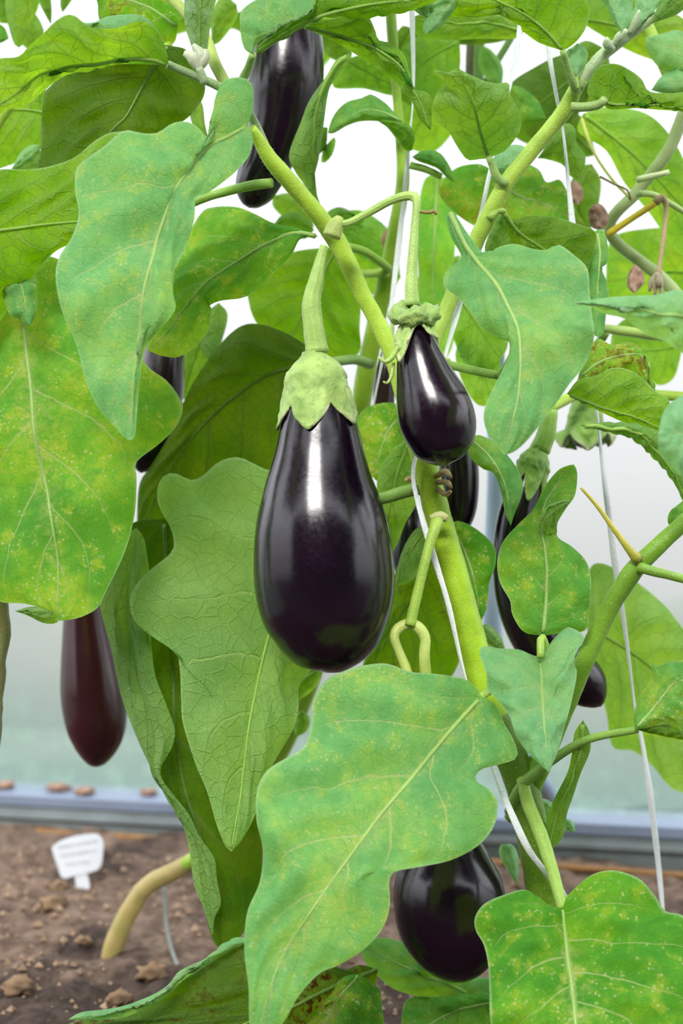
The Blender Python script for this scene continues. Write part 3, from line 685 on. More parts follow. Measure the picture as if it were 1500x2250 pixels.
LEAVES = [
 # ---- close to the camera
 dict(p=P1, face='top', mid='1058,1530 990,1605 920,1690 830,1800 720,1950 640,2070 590,2180 563,2310', A='1035,1500 1005,1488 950,1480 900,1476 850,1458 800,1462 755,1475 715,1495 688,1540 684,1590 668,1640 630,1665 590,1690 566,1730 563,1800 578,1870 570,1940 543,2005 537,2090 546,2170 548,2250', B='1085,1545 1108,1590 1130,1630 1135,1665 1095,1680 1055,1692 1045,1715 1075,1735 1093,1765 1085,1815 1050,1858 990,1890 920,1905 868,1915 855,1935 856,1990 840,2040 800,2085 745,2120 700,2140 655,2190 620,2250', d=(0.87, 0.80, 0.77), dl=0.006, dr=0.012, gl=0.46, ye=0.45, dk=1.15, pet='1100,1500,10 1078,1515,10 1056,1532,9', petd=(0.90, 0.87)),
 dict(p=P1, face='top', mid='1187,1442 1190,1500 1195,1580 1205,1697', A='1170,1440 1140,1427 1100,1425 1062,1420 1053,1435 1068,1480 1072,1515 1100,1545 1120,1575 1135,1620 1165,1660', B='1200,1425 1215,1405 1235,1385 1250,1378 1275,1390 1283,1405 1265,1435 1262,1460 1267,1480 1258,1530 1245,1580 1232,1625 1222,1660', d=(0.86, 0.83, 0.82), gl=0.80, ye=0.15, pet='1250,1535,8 1215,1470,9 1190,1400,9 1187,1445,8', petd=(0.885, 0.87, 0.86)),
 dict(p=P1, face='top', mid='545,275 500,300 450,328 395,398 358,480 330,575 308,675 295,800 282,968', A='555,240 557,200 545,175 515,170 487,182 480,230 474,290 458,305 440,285 415,268 380,270 345,292 310,292 270,287 230,320 195,345 168,370 165,420 173,470 158,520 130,565 122,610 135,680 168,760 190,840 215,895 250,935 272,960', B='555,300 548,340 520,375 490,400 455,425 430,435 427,480 410,540 385,590 380,640 385,680 355,720 325,755 312,800 305,860 300,920 295,960', d=(0.865, 0.81, 0.80), gl=0.58, ye=0.42, dk=1.12, dl=0.012, dr=0.004),
 dict(p=P3, face='top', mid='40,590 52,710 70,875 82,990 107,1100 122,1190 127,1262 125,1364', A='0,600 -60,640 -130,760 -160,900 -150,1050 -100,1200 -50,1290 0,1322 50,1326 90,1335 115,1345', B='90,560 160,585 215,630 258,700 300,770 330,810 365,835 392,870 402,900 385,940 350,975 310,1005 297,1022 300,1050 297,1120 285,1180 265,1235 235,1295 215,1335 180,1355 150,1362', d=(0.93, 0.90, 0.88), gl=0.10, ye=0.60, key='big'),
 dict(p=P3, face='under', mid='125,1345 90,1348 60,1345 32,1343', A='115,1335 90,1333 60,1334', B='126,1368 95,1369 60,1352', d=(0.885, 0.88, 0.885), gl=0.3, rib=False, sub='big', name='curled_tip'),
 dict(p=P3, face='top', mid='30,560 50,640 67,717', A='0,600 15,680 40,700', B='70,580 82,650 78,690', d=0.885, gl=0.45, ye=0.6),
 dict(p=P3, face='under', mid='-220,560 -60,515 60,498 165,487 300,470', A='-150,430 -50,385 0,372 60,372 110,365 165,345 210,308 250,290 290,300 310,380', B='-150,760 -60,760 0,705 40,640 85,595 125,550 200,520 260,490', d=(0.88, 0.87, 0.855), gl=0.0),
 dict(p=P3, face='under', mid='372,100 340,145 305,205 275,260 250,290 200,370', A='320,95 250,105 190,130 150,150 115,185 98,205 92,250 90,300 88,340 80,365 85,390 130,390', B='410,110 440,150 450,175 448,210 430,240 408,262 370,285 330,297 280,320 240,360', d=(0.92, 0.90, 0.885), gl=0.0, dk=0.48),  # green darkened to paint in shade from the leaf above
 dict(p=P1, face='under', mid='370,142 330,134 270,133 210,138 150,148 80,175 20,215 -40,250', A='365,110 345,68 315,47 290,50 260,61 215,63 187,52 165,35 145,33 120,48 98,70 65,100 40,124 0,128 -40,140', B='340,142 270,141 200,152 140,168 90,205 50,237 20,240 -20,262', d=(0.86, 0.84, 0.82), dl=-0.012, gl=0.12),
 dict(p=P1, face='top', mid='360,120 320,60 260,62 190,55 130,60', A='362,100 345,65 318,38 293,31 235,36 210,48 185,50 165,40 145,34', B='350,110 310,75 260,80 200,75', d=(0.868, 0.862, 0.86), gl=0.7, rib=False, label='downy grey-green folded margin'),
 dict(p=P1, face='top', mid='556,116 557,85 600,70 640,45 684,25 700,-30', A='540,112 530,85 527,50 528,28 545,10 580,-10 640,-40', B='562,100 575,88 620,60 660,40 690,20', d=(0.845, 0.84, 0.85), gl=0.55, ye=0.4, rib=False),
 dict(p=P1, face='under', mid='563,118 610,85 680,45 760,20 840,5 900,0 990,-30', A='570,95 620,65 680,25 690,-10 800,-40', B='575,110 620,80 690,35 760,28 830,22 900,24 918,18 960,0', d=(0.85, 0.86, 0.87), gl=0.0),
 dict(p=P1, face='top', mid='905,-10 920,15 945,40', A='935,-10 955,10 960,30', B='900,5 912,25 930,36', d=0.875, gl=0.7, rib=False),
 dict(p=P1, face='under', mid='660,55 730,75 790,95 863,128 905,193 925,235 946,287', A='690,45 740,38 795,22 812,40 825,70 832,88 860,95 880,112 895,140 903,190 940,205 948,235', B='700,75 750,100 800,132 850,165 895,208 915,245 930,270', d=(0.885, 0.88, 0.87), gl=0.05),
 dict(p=P1, face='under', mid='437,150 438,90 440,30 445,-60', A='420,100 407,60 404,20 412,-40', B='455,110 460,70 470,20 480,-40', d=0.862, gl=0.85, dk=0.9),
 dict(p=P1, face='top', mid='390,60 330,20 250,-10 180,-60', A='400,30 390,0 350,-60 260,-90', B='385,90 365,105 330,100 270,80 230,60 217,40 212,0', d=0.96, gl=0.0, ye=0.7, br=0.6),
 dict(p=P1, face='under', mid='1073,348 1055,290 1040,230 1020,185 1005,150', A='1050,350 1025,350 1000,315 985,290 955,265 947,240 960,205 978,182 965,168 950,163 955,153 980,160', B='1085,342 1110,330 1135,300 1145,275 1140,245 1120,205 1117,182 1085,183 1050,172', d=(0.915, 0.885, 0.875), gl=0.25),
 dict(p=P1, face='under', mid='1237,112 1200,70 1150,30 1090,0 1000,-40', A='1215,105 1180,92 1145,65 1142,55 1110,30 1070,20 1020,25 980,40 970,30 945,30 920,0 930,-30', B='1262,95 1285,65 1295,30 1290,0 1270,-50 1150,-80', d=0.885, gl=0.0),
 dict(p=P1, face='top', mid='1000,-10 965,30 935,75', A='1005,10 985,40 960,65', B='965,-10 940,25 928,65', d=0.87, gl=0.8, rib=False),
 dict(p=P1, face='top', mid='1365,65 1350,20 1330,-40', A='1348,50 1335,20 1310,-10', B='1385,55 1390,15 1380,-30', d=0.895, gl=1.0, ye=0),
 dict(p=P1, face='top', mid='1400,60 1430,15 1460,-30', A='1388,40 1395,10 1410,-30', B='1435,40 1470,10 1490,-20', d=0.90, gl=1.0, ye=0),
 dict(p=P1, face='under', mid='1432,50 1470,15 1510,-20', A='1435,35 1450,5 1480,-30', B='1450,45 1490,30 1520,0', d=0.893, gl=0.3),
 dict(p=P1, face='top', mid='1265,165 1262,130 1268,95', A='1250,150 1243,115 1255,105', B='1282,150 1292,120 1283,103', d=0.90, gl=0.95, ye=0, pet='1268,195,6 1264,170,6', petd=(0.90, 0.90)),
 dict(p=P1, face='under', mid='1322,225 1380,232 1440,232 1540,245', A='1290,205 1310,150 1350,140 1385,155 1410,175 1425,200 1470,205 1520,205', B='1340,240 1400,238 1460,242', d=0.905, gl=0.0, dk=0.9),
 dict(p=P4, face='top', mid='1540,140 1480,110 1418,82', A='1500,70 1450,75', B='1500,165 1450,150 1420,110', d=0.99, gl=0.75),
 dict(p=P4, face='top', mid='1560,180 1490,180 1430,198', A='1520,140 1480,150 1450,170', B='1500,210 1460,206', d=0.98, gl=0.75),
 dict(p=P1, face='under', mid='1180,348 1220,335 1250,350 1270,395', A='1200,320 1225,285 1245,270 1265,285 1265,312 1285,340 1283,370', B='1200,350 1235,362 1250,385', d=1.0, gl=0.2),
 dict(p=P1, face='top', mid='1085,372 1120,345 1165,330', A='1085,345 1110,322 1140,318', B='1110,385 1150,370', d=0.945, gl=1.0, ye=0),
 dict(p=P2, face='top', mid='1075,370 1130,420 1200,450 1290,500', A='1120,350 1180,370 1200,400 1230,395 1250,430 1270,470', B='1050,360 1000,370 965,410 980,450 1050,500 1150,520 1230,530', d=1.02, gl=0.1, ye=0.9, br=0.3),
 dict(p=P1, face='under', mid='1105,462 1140,510 1200,550 1290,600', A='1125,485 1160,474 1215,477 1260,490 1310,515', B='1115,510 1140,560 1200,600 1260,620', d=0.935, gl=0.0, dk=0.75, pet='1075,480,9 1092,462,8 1108,466,7', petd=(0.93, 0.935)),
 dict(p=P1, face='top', mid='1310,505 1318,560 1312,640 1310,740', A='1295,530 1280,570 1290,650 1295,720', B='1325,505 1335,540 1335,575 1322,590 1333,620 1337,650 1330,700 1325,735', d=0.945, gl=0.35, ye=0.4),
 dict(p=P1, face='under', mid='1105,465 1110,510 1070,565', A='1085,490 1065,540', B='1130,500 1145,540 1110,570', d=0.95, gl=0.3),
 dict(p=P1, face='top', mid='985,462 1030,550 1090,620 1130,700 1142,760 1140,850 1125,930 1108,1000', A='1000,472 1025,510 1055,550 1075,562 1090,545 1130,536 1175,548 1205,548 1228,538 1260,560 1290,590 1295,640 1300,690 1305,740 1285,800 1250,845 1212,900 1160,965 1130,992', B='980,480 990,520 1012,560 1005,575 978,600 976,630 1000,650 1030,680 1060,720 1100,745 1118,752 1115,785 1095,830 1070,880 1062,920 1075,960 1095,985', d=(0.85, 0.815, 0.81), dl=0.008, dr=0.02, gl=0.55, ye=0.35, pet='1098,826,8 1120,790,8 1138,740,6', petd=(0.90, 0.835)),
 dict(p=P4, face='top', mid='1560,700 1460,690 1380,680 1320,675 1258,664', A='1500,640 1440,648 1390,650 1340,653 1290,660', B='1520,780 1460,750 1420,735 1370,700 1330,690 1290,672', d=(0.74, 0.76, 0.80), gl=0.85, ye=0.1),
 dict(p=P4, face='top', mid='1270,830 1330,790 1410,780 1440,860', A='1280,790 1310,745 1345,758 1385,752 1410,770 1418,800 1430,850', B='1290,840 1330,830 1380,820', d=0.90, gl=0.1, ye=1.0, br=0.7),
 dict(p=P4, face='under', mid='1245,865 1320,895 1400,920 1470,950', A='1270,835 1310,825 1345,808 1380,812 1410,830 1440,860 1470,880', B='1270,880 1340,915 1400,940 1440,950', d=0.885, gl=0.0),
 dict(p=P4, face='under', mid='1275,935 1330,938 1400,950 1450,1000 1490,1060 1510,1120', A='1310,932 1370,932 1440,945 1500,980', B='1330,945 1400,965 1450,1015 1485,1070', d=0.83, gl=0.2),
 dict(p=P4, face='top', mid='1560,960 1500,950 1445,960', A='1540,860 1480,880 1455,910', B='1540,1080 1490,1040 1450,1000', d=0.74, gl=0.95, ye=0),
 dict(p=P1, face='top', mid='1510,1170 1490,1140 1500,1100', A='1490,1170 1467,1150 1470,1125 1485,1112', B='1520,1160 1525,1120', d=0.90, gl=0.2),
 dict(p=P4, face='top', mid='1192,1397 1200,1320 1200,1230 1190,1165 1195,1110 1225,1060 1250,1022', A='1150,1388 1125,1350 1120,1320 1098,1280 1092,1235 1105,1190 1140,1150 1175,1115 1190,1080 1210,1050 1230,1030', B='1230,1392 1285,1385 1295,1340 1298,1270 1285,1230 1255,1200 1225,1180 1222,1150 1240,1120 1262,1090 1268,1045 1262,1022', d=(0.90, 0.885, 0.90), gl=0.15, ye=0.6, key='twist'),
 dict(p=P4, face='under', mid='1188,1150 1205,1118 1225,1108 1255,1100', A='1186,1135 1205,1110 1240,1098', B='1200,1172 1222,1178 1224,1150 1240,1122', d=0.876, gl=0.4, rib=False, sub='twist', name='folded_edge'),
 dict(p=P4, face='under', mid='1290,1385 1340,1403 1433,1470 1540,1600', A='1285,1330 1295,1250 1330,1240 1400,1280 1460,1330 1500,1380 1560,1450', B='1300,1470 1330,1560 1345,1640 1390,1650 1430,1680 1480,1735 1540,1740 1580,1700', d=1.06, gl=0.25, dk=1.1),
 dict(p=P1, face='top', mid='1395,1602 1440,1550 1480,1500 1530,1470', A='1392,1570 1405,1530 1430,1490 1432,1455 1440,1465 1470,1455 1510,1450', B='1420,1600 1460,1590 1510,1600', d=0.87, gl=0.25, ye=0.7),
 dict(p=P1, face='under', mid='1398,1603 1450,1605 1520,1625', A='1420,1598 1480,1592', B='1430,1612 1490,1625', d=0.872, gl=0.0, dk=0.8, rib=False),
 dict(p=P1, face='under', mid='1280,1582 1275,1640 1260,1700 1225,1780 1205,1868', A='1262,1610 1255,1660 1245,1700 1215,1760 1195,1820 1192,1850', B='1295,1610 1296,1650 1275,1700 1262,1740 1245,1790 1240,1830 1220,1860', d=0.905, gl=0.1, br=0.35),
 dict(p=P1, face='top', mid='1236,1995 1242,2060 1255,2150 1265,2260 1270,2400', A='1225,1995 1190,1980 1155,1955 1110,1965 1065,1985 1043,2015 1045,2045 1062,2075 1072,2120 1075,2180 1080,2260 1120,2380', B='1245,1970 1270,1945 1300,1922 1338,1912 1375,1918 1410,1935 1440,1970 1462,2002 1500,2012 1560,2060 1600,2200 1500,2360', d=(0.87, 0.82, 0.78), gl=0.05, ye=0.50, dk=1.05, pet='1146,1712,13 1162,1770,15 1190,1840,15 1215,1920,14 1236,1998,12', petd=(0.918, 0.87)),
 dict(p=P1, face='top', mid='1110,2230 1000,2170 900,2130 785,2070', A='1100,2160 1020,2140 960,2100 900,2075 840,2060', B='1080,2330 1000,2230 960,2200 900,2185 860,2170 825,2140 800,2110', d=1.0, gl=0.25),
 dict(p=P1, face='top', mid='1090,2200 980,2230 880,2300', A='1060,2180 960,2190 890,2200', B='1080,2280 980,2320', d=0.98, gl=0.1, dk=0.9),
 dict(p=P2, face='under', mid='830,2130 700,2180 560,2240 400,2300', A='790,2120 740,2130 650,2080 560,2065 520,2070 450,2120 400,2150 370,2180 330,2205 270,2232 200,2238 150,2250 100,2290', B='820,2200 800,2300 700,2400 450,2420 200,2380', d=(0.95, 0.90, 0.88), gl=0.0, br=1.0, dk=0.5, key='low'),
 dict(p=P2, face='top', mid='560,2066 490,2085 400,2145 330,2198 260,2222 150,2240', A='545,2062 515,2060 490,2078 450,2107 395,2133 370,2163 330,2188 260,2213 180,2224', B='530,2070 450,2124 402,2154 370,2186 330,2210 270,2236 200,2242', d=(0.90, 0.885, 0.885), gl=0.75, rib=False, sub='low', name='folded_edge', bulge=0.002),
 dict(p=P2, face='top', mid='790,2140 740,2200 690,2290', A='750,2150 690,2210 640,2270', B='830,2170 838,2200 830,2280', d=0.91, gl=0.1, ye=1.0, br=0.3),
 # ---- around the large fruit
 dict(p=P1, face='under', mid='690,1150 640,1260 590,1400 562,1520 545,1610 527,1750 508,1872', A='660,1060 600,1035 580,1030 550,1015 520,1004 480,1015 445,1045 420,1055 385,1040 360,1045 345,1075 350,1115 375,1160 382,1200 370,1220 345,1240 310,1270 290,1300 285,1330 300,1370 350,1410 385,1430 395,1470 398,1540 402,1590 430,1680 455,1740 475,1810 495,1860', B='720,1250 740,1350 720,1430 660,1500 655,1560 640,1610 610,1660 580,1720 560,1790 535,1840', d=(0.965, 0.94, 0.91), gl=0.28, ye=0.2, dk=1.15, tilt=0.0, bulge=0.010),
 dict(p=P2, face='top', mid='360,1140 370,1350 380,1500 385,1620 410,1750 455,1880 478,1960 483,2085', A='290,1150 250,1210 224,1300 221,1340 243,1420 267,1530 300,1620 340,1700 365,1750 402,1815 416,1870 427,1945 447,1995 466,2062', B='450,1150 560,1250 600,1500 600,1700 580,1830 572,1940 540,2040 505,2080', d=(0.99, 0.985, 0.975), gl=0.0, dk=0.34, ruf=0.001, wav=0.002, key='rolled', tilt=0.0),  # green darkened, standing for the shade inside the roll
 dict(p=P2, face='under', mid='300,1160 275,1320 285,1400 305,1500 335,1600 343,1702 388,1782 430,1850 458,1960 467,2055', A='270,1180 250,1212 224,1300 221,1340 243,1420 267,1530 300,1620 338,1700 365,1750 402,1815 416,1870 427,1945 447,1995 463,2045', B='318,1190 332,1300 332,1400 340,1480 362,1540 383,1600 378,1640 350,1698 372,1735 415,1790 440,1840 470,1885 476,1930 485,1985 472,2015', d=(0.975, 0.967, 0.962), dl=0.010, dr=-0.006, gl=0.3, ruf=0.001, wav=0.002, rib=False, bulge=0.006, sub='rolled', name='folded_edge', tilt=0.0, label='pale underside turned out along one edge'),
 dict(p=P2, tilt=0.5, face='under', mid='735,795 600,820 480,900 380,1020 300,1180', A='690,770 640,738 580,714 530,716 480,760 430,830 400,890 370,960 330,1025 305,1070', B='720,900 680,1000 560,1080 450,1140 370,1190', d=1.03, gl=0.0, dk=0.45),  # shade behind the large fruit painted in as darker green
 dict(p=P2, face='under', mid='740,542 690,640 650,720 620,790', A='640,555 580,600 545,625 550,680 570,720 590,740', B='760,560 790,640 790,720 785,780 700,800 650,790', d=1.04, gl=0.0),
 dict(p=P1, face='top', mid='700,520 650,512 600,530 520,570 440,640 370,720 325,770', A='650,500 600,490 560,470 520,455 470,455 440,470 400,540 360,620 320,700', B='660,525 640,560 600,600 560,640 530,655 480,662 455,680 460,720 430,760 390,785 350,780', d=(0.90, 0.93, 0.93), gl=0.1, ye=0.6),
 dict(p=P2, face='under', mid='480,665 480,720 455,790', A='455,690 440,760', B='500,690 490,740 470,780', d=1.06, gl=0.4),
 dict(p=P2, face='top', mid='900,900 850,950 820,1050', A='860,885 820,890 790,910 780,960 800,1030', B='900,960 870,1010 840,1060', d=0.985, gl=0.05, ye=0.9),
 dict(p=P1, face='under', mid='900,965 870,1050 850,1150 840,1240', A='870,980 840,1020 828,1060 830,1120 845,1180', B='920,1000 915,1100 890,1150 870,1200', d=0.965, gl=0.15),
 dict(p=P1, face='top', mid='985,1150 1020,1210 1045,1290 1055,1370', A='1010,1145 1050,1165 1085,1200 1088,1240 1075,1280 1070,1330', B='980,1200 1000,1280 1030,1340', d=0.955, gl=0.0, ye=0.7, br=0.4),
 dict(p=P2, face='under', mid='960,1200 900,1320 850,1400 800,1480', A='900,1200 860,1280 840,1380 800,1450', B='1000,1280 1020,1400 980,1500 880,1520', d=1.03, gl=0.0, br=0.8, dk=0.7),
 dict(p=P1, face='under', mid='945,1150 900,1210 868,1290', A='910,1165 880,1220', B='950,1200 910,1270', d=0.975, gl=0.4),
 dict(p=P1, face='top', mid='1035,965 1080,1010 1110,1070 1122,1155', A='1050,955 1090,975 1130,1020 1148,1060 1145,1090 1130,1130', B='1030,1000 1060,1030 1085,1040 1100,1080 1110,1130', d=0.91, gl=0.3, ye=0.4),
 dict(p=P1, face='under', mid='768,118 735,150 700,220 690,300 690,380 700,470', A='740,130 715,170 680,220 660,270 635,340 650,380 670,410 680,450', B='770,125 740,170 722,200 710,280 700,350 690,400 708,465', d=0.965, gl=0.35),
 # ---- further back; the brighter ones have backlight painted into their colour
 dict(p=P2, face='under', mid='690,352 715,320 720,280', A='695,300 700,280', B='735,300 730,340 705,357', d=1.03),
 dict(p=P2, face='under', mid='760,130 830,170 900,200', A='800,120 860,130 900,160', B='730,190 800,195 860,210', d=1.06, dk=1.35),
 dict(p=P2, face='top', mid='885,268 840,245 790,245 720,293', A='880,262 860,240 845,225 815,207 795,215 760,225 735,250 724,275', B='860,268 800,266 765,275 735,292', d=1.0, gl=0.35),
 dict(p=P2, face='under', mid='830,266 870,275 895,295 905,330', A='850,265 880,268 900,275 912,300 908,318', B='850,280 870,305 885,325 895,333', d=0.98, gl=0.0),
 dict(p=P2, face='under', mid='1150,70 1080,50 1000,50 900,40', A='1140,50 1070,20 980,10', B='1130,85 1060,85 980,88 920,80', d=1.0, ye=0.6),
 dict(p=P2, face='under', mid='1010,90 940,130 880,190', A='960,75 900,90 870,140', B='1010,150 990,200 920,230', d=1.08, dk=1.35),
 dict(p=P2, face='under', mid='900,60 870,130 880,220', A='880,60 850,120', B='960,90 960,180 910,230', d=1.10, dk=0.8),
 dict(p=P4, face='top', mid='1110,190 1150,230 1200,260', A='1140,190 1180,220', B='1110,230 1150,275 1190,265', d=1.06, ye=0.7),
 dict(p=P4, face='under', mid='1290,150 1220,200 1150,250', A='1240,120 1170,150 1120,190', B='1290,220 1220,300 1160,300', d=1.09, dk=0.6),
 dict(p=P4, face='under', mid='1280,250 1370,320 1450,400 1540,500', A='1330,235 1420,250 1480,310 1520,400', B='1270,290 1330,330 1370,400 1420,460 1500,560', d=1.05, dk=1.35, ye=0.5),
 dict(p=P4, face='under', mid='1540,600 1440,600 1330,620', A='1500,510 1400,505 1340,530', B='1500,700 1400,700 1340,680', d=1.13, dk=1.35, ye=0.5),
 dict(p=P4, face='under', mid='1500,760 1420,770 1340,760', A='1480,700 1400,690 1350,720', B='1480,830 1440,845 1400,800', d=1.10, dk=1.35),
 dict(p=P2, face='under', mid='860,560 810,520 750,500', A='840,490 790,485', B='850,590 800,570 760,540', d=1.08, dk=1.35),
 dict(p=P2, face='under', mid='690,505 640,490 600,495', A='660,468 620,472', B='670,525 630,515', d=1.06),
 dict(p=P2, face='under', mid='720,500 760,470 800,485', A='715,470 750,455', B='740,500 780,500', d=1.07),
 dict(p=P4, face='top', mid='960,380 955,500 950,620 960,760', A='930,400 915,500 920,620 930,740', B='1000,420 1000,540 985,660 985,760', d=1.10, dk=1.35, ye=0.3),
 dict(p=P4, face='under', mid='1000,640 1040,700 1100,790', A='1060,650 1110,720 1115,760', B='990,700 1010,780 1060,830', d=1.03, dk=1.35),
 dict(p=P4, face='under', mid='1020,740 1060,810 1080,890', A='1060,740 1100,800', B='1000,780 1020,850 1050,890', d=1.05, dk=1.35),
 dict(p=P2, face='top', mid='905,345 950,350 1000,400', A='930,330 965,335 990,370', B='920,355 960,370 985,395', d=0.99, gl=0.25),
 dict(p=P3, face='under', mid='110,250 50,240 -50,240', A='90,165 40,190 0,215', B='95,320 50,350 0,370 -60,380', d=1.0, ye=0.4),
 dict(p=P3, face='top', mid='88,320 60,340 25,372', A='70,318 45,335', B='85,345 55,368', d=0.93, gl=0.7),
 dict(p=P2, face='top', mid='430,210 440,260 458,305', A='415,240 430,290', B='445,230 450,270', d=0.97, ye=0.8),
 dict(p=P2, face='under', mid='520,10 480,50 465,100', A='490,-10 465,30', B='520,40 485,90', d=1.06),
 dict(p=P3, face='under', mid='65,-30 60,20 45,70 42,105', A='25,-20 12,0 17,50 30,95', B='85,-10 83,20 65,55 62,85', d=1.05, ye=0.5),
 dict(p=P3, face='under', mid='95,-30 105,20 112,55', A='85,0 95,25', B='110,-10 114,25', d=1.06, gl=0.2),
 dict(p=P3, face='under', mid='150,-30 145,0 137,28', A='135,-10 132,10', B='165,-20 155,5', d=1.06, gl=0.2),
 dict(p=P3, face='under', mid='-10,-20 10,10 20,50', A='-20,20 0,50', B='20,-10 28,20', d=1.08),
 dict(p=P3, face='top', mid='-20,60 0,80 20,85', A='-10,50 10,60', B='-20,90 0,95', d=1.08),
 dict(p=P2, face='under', mid='470,680 430,780 400,880', A='440,690 400,780', B='490,740 440,850', d=1.08),
 dict(p=P1, face='top', mid='1135,1945 1125,1900 1110,1855', A='1110,1905 1096,1875 1100,1855', B='1140,1900 1135,1870 1125,1855', d=0.955, gl=0.9, ye=0),
 dict(p=P1, face='top', mid='1180,1760 1205,1775 1225,1800', A='1195,1755 1220,1770', B='1180,1780 1200,1800', d=0.95, gl=0.9, ye=0),
 dict(p=P1, face='top', mid='1240,1800 1250,1815 1262,1828', A='1250,1800 1262,1812', B='1240,1815 1250,1828', d=0.95, gl=0.9, ye=0),
 dict(p=P2, face='under', mid='660,1560 665,1590 650,1620', A='648,1575 645,1600', B='680,1575 675,1605', d=1.05),
 dict(p=P2, face='under', mid='700,1470 670,1500 640,1540', A='680,1480 650,1500', B='700,1500 670,1530', d=1.02),
 dict(p=P1, face='under', mid='1055,1375 1080,1400 1110,1428', A='1075,1372 1100,1400', B='1055,1400 1085,1425', d=0.96, gl=0.5),
 # ---- withered bits
 dict(p=P4, face='top', mid='1300,450 1315,475 1325,505', A='1322,450 1338,480', B='1292,470 1300,500', d=1.0, mat=M_DRY, name='dried_leaf', label='brown withered leaf'),
 dict(p=P4, face='top', mid='1395,580 1390,610 1393,645', A='1410,595 1415,620', B='1380,600 1378,630', d=1.0, mat=M_DRY, name='dried_leaf', label='brown withered leaf'),
 dict(p=P2, face='top', mid='868,470 850,520 845,560', A='860,490 838,520', B='872,500 860,545', d=1.06, mat=M_DRY, name='dried_leaf', label='brown withered leaf'),
 dict(p=P4, face='top', mid='1262,395 1265,425 1270,450', A='1250,410 1255,440', B='1278,410 1280,435', d=1.10, mat=M_DRY, name='dried_leaf', label='brown withered leaf'),
 # ---- more of the far foliage, backlight painted into the brightest
 dict(p=P2, face='under', mid='960,75 1050,75 1160,60', A='1000,58 1100,45', B='1000,98 1100,92', d=1.12, dk=0.55),
 dict(p=P2, face='under', mid='1005,110 950,220 890,325', A='930,120 885,200 865,270', B='1015,200 1000,280 950,335', d=1.14, dk=1.35),
 dict(p=P4, face='under', mid='1310,340 1220,270 1110,240', A='1280,260 1200,210 1130,200', B='1280,345 1200,330 1130,300', d=1.14, dk=0.7),
 dict(p=P4, face='under', mid='1335,110 1275,170 1225,235', A='1280,90 1230,150', B='1340,180 1290,240', d=1.10, dk=0.85),
 dict(p=P4, face='under', mid='1270,40 1380,60 1530,100', A='1300,-20 1400,0 1500,40', B='1300,65 1400,120 1490,140', d=1.06, ye=0.8),
 dict(p=P2, face='under', mid='880,610 815,545 742,465', A='865,520 800,465', B='850,650 785,630 745,545', d=1.10, dk=1.35),
 dict(p=P4, face='under', mid='1010,560 950,680 925,810', A='930,590 885,700 880,790', B='1015,660 985,780', d=1.16, dk=1.35),
 dict(p=P4, face='top', mid='1060,100 1090,150 1100,200', A='1080,110 1105,150', B='1050,130 1065,170', d=1.15, gl=0.4),
 dict(p=P4, face='under', mid='1150,260 1170,200 1200,150', A='1120,220 1150,170', B='1190,250 1205,200', d=1.12, gl=0.2, dk=0.8),
 dict(p=P4, face='under', mid='1300,360 1270,430 1290,520', A='1270,370 1245,440', B='1320,400 1310,470', d=1.12, dk=0.8),
 dict(p=P2, face='under', mid='700,60 740,100 770,140', A='720,50 770,100', B='700,90 730,130', d=1.08),
 dict(p=P3, face='under', mid='190,330 130,360 20,380', A='170,310 90,330', B='170,360 90,400', d=1.02, dk=0.8),
 dict(p=P3, face='under', mid='20,10 60,60 90,120', A='50,0 95,60', B='10,40 50,100', d=1.10, dk=0.9),
 dict(p=P2, face='under', mid='600,430 640,450 690,500', A='640,425 680,460', B='600,455 640,490', d=1.12),
 dict(p=P2, face='under', mid='400,880 350,1000 330,1080', A='360,900 325,1000', B='420,930 380,1030', d=1.10, dk=0.8),
]
def blade(plant, base, az, el, roll, L, Wd, gl=0.1, ye=0.3):
    """an added leaf of the shading canopy: base point, heading, pitch, roll, length and width in metres"""
    R = random.Random(len(C.objects)); n, m = 20, 7
    rot = Matrix.Rotation(az, 3, 'Z') @ Matrix.Rotation(el, 3, 'X') @ Matrix.Rotation(roll, 3, 'Y')
    v, uv = [], []
    ph = R.random()*6
    for i in range(n):
        t = i/(n-1); w = Wd*(math.sin(math.pi*t**0.75)**0.8)*(1+0.16*math.sin(7*t+ph))*0.5+0.0005
        for j in range(2*m+1):
            u = (j-m)/m
            q = Vector((u*w, t*L, -0.30*L*t*t+0.18*abs(u)*w+0.010*noise.noise(Vector((u*2+ph, t*5, 0)))-0.004*math.cos(2*math.pi*(NV*t-2*abs(u)))*abs(u)))
            v.append(Vector(base)+rot @ q); uv.append((0.5+0.5*u, t))
    k = 2*m+1
    f = [(i*k+j, i*k+j+1, (i+1)*k+j+1, (i+1)*k+j) for i in range(n-1) for j in range(2*m)]
    o = mesh_obj('leaf', v, f, M_LEAF, plant, True, uv)
    o['glaucous'], o['yellowing'], o['browning'], o['depth_of_green'] = gl, ye, 0.0, 1.0
    return o
Rc = random.Random(21)
for k in range(34):                                  # unseen plant tops above the frame, added to shade the leaves below
    who = k % 4; x = (Rc.uniform(-0.12, 0.18), Rc.uniform(-0.15, 0.15), Rc.uniform(0.34, 0.50), Rc.uniform(-0.48, -0.32))[who]
    y = (Rc.uniform(0.84, 0.95), Rc.uniform(1.12, 1.30), Rc.uniform(0.95, 1.25), Rc.uniform(0.88, 1.2))[who]; z = Rc.uniform(0.80, 1.12)
    blade((P1, P2, P4, P3)[k % 4], (x, y, z), Rc.uniform(0, 6.28), Rc.uniform(-0.3, 0.2), Rc.uniform(-0.3, 0.3), Rc.uniform(0.13, 0.19), Rc.uniform(0.09, 0.13))
tube('stem', '1500,230,13 1440,100,12 1330,-250,12 1250,-800,10', (1.0, 1.05), P4)
tube('stem', '855,-30,12 850,-300,11 800,-800,9', (1.03, 1.05), P2)
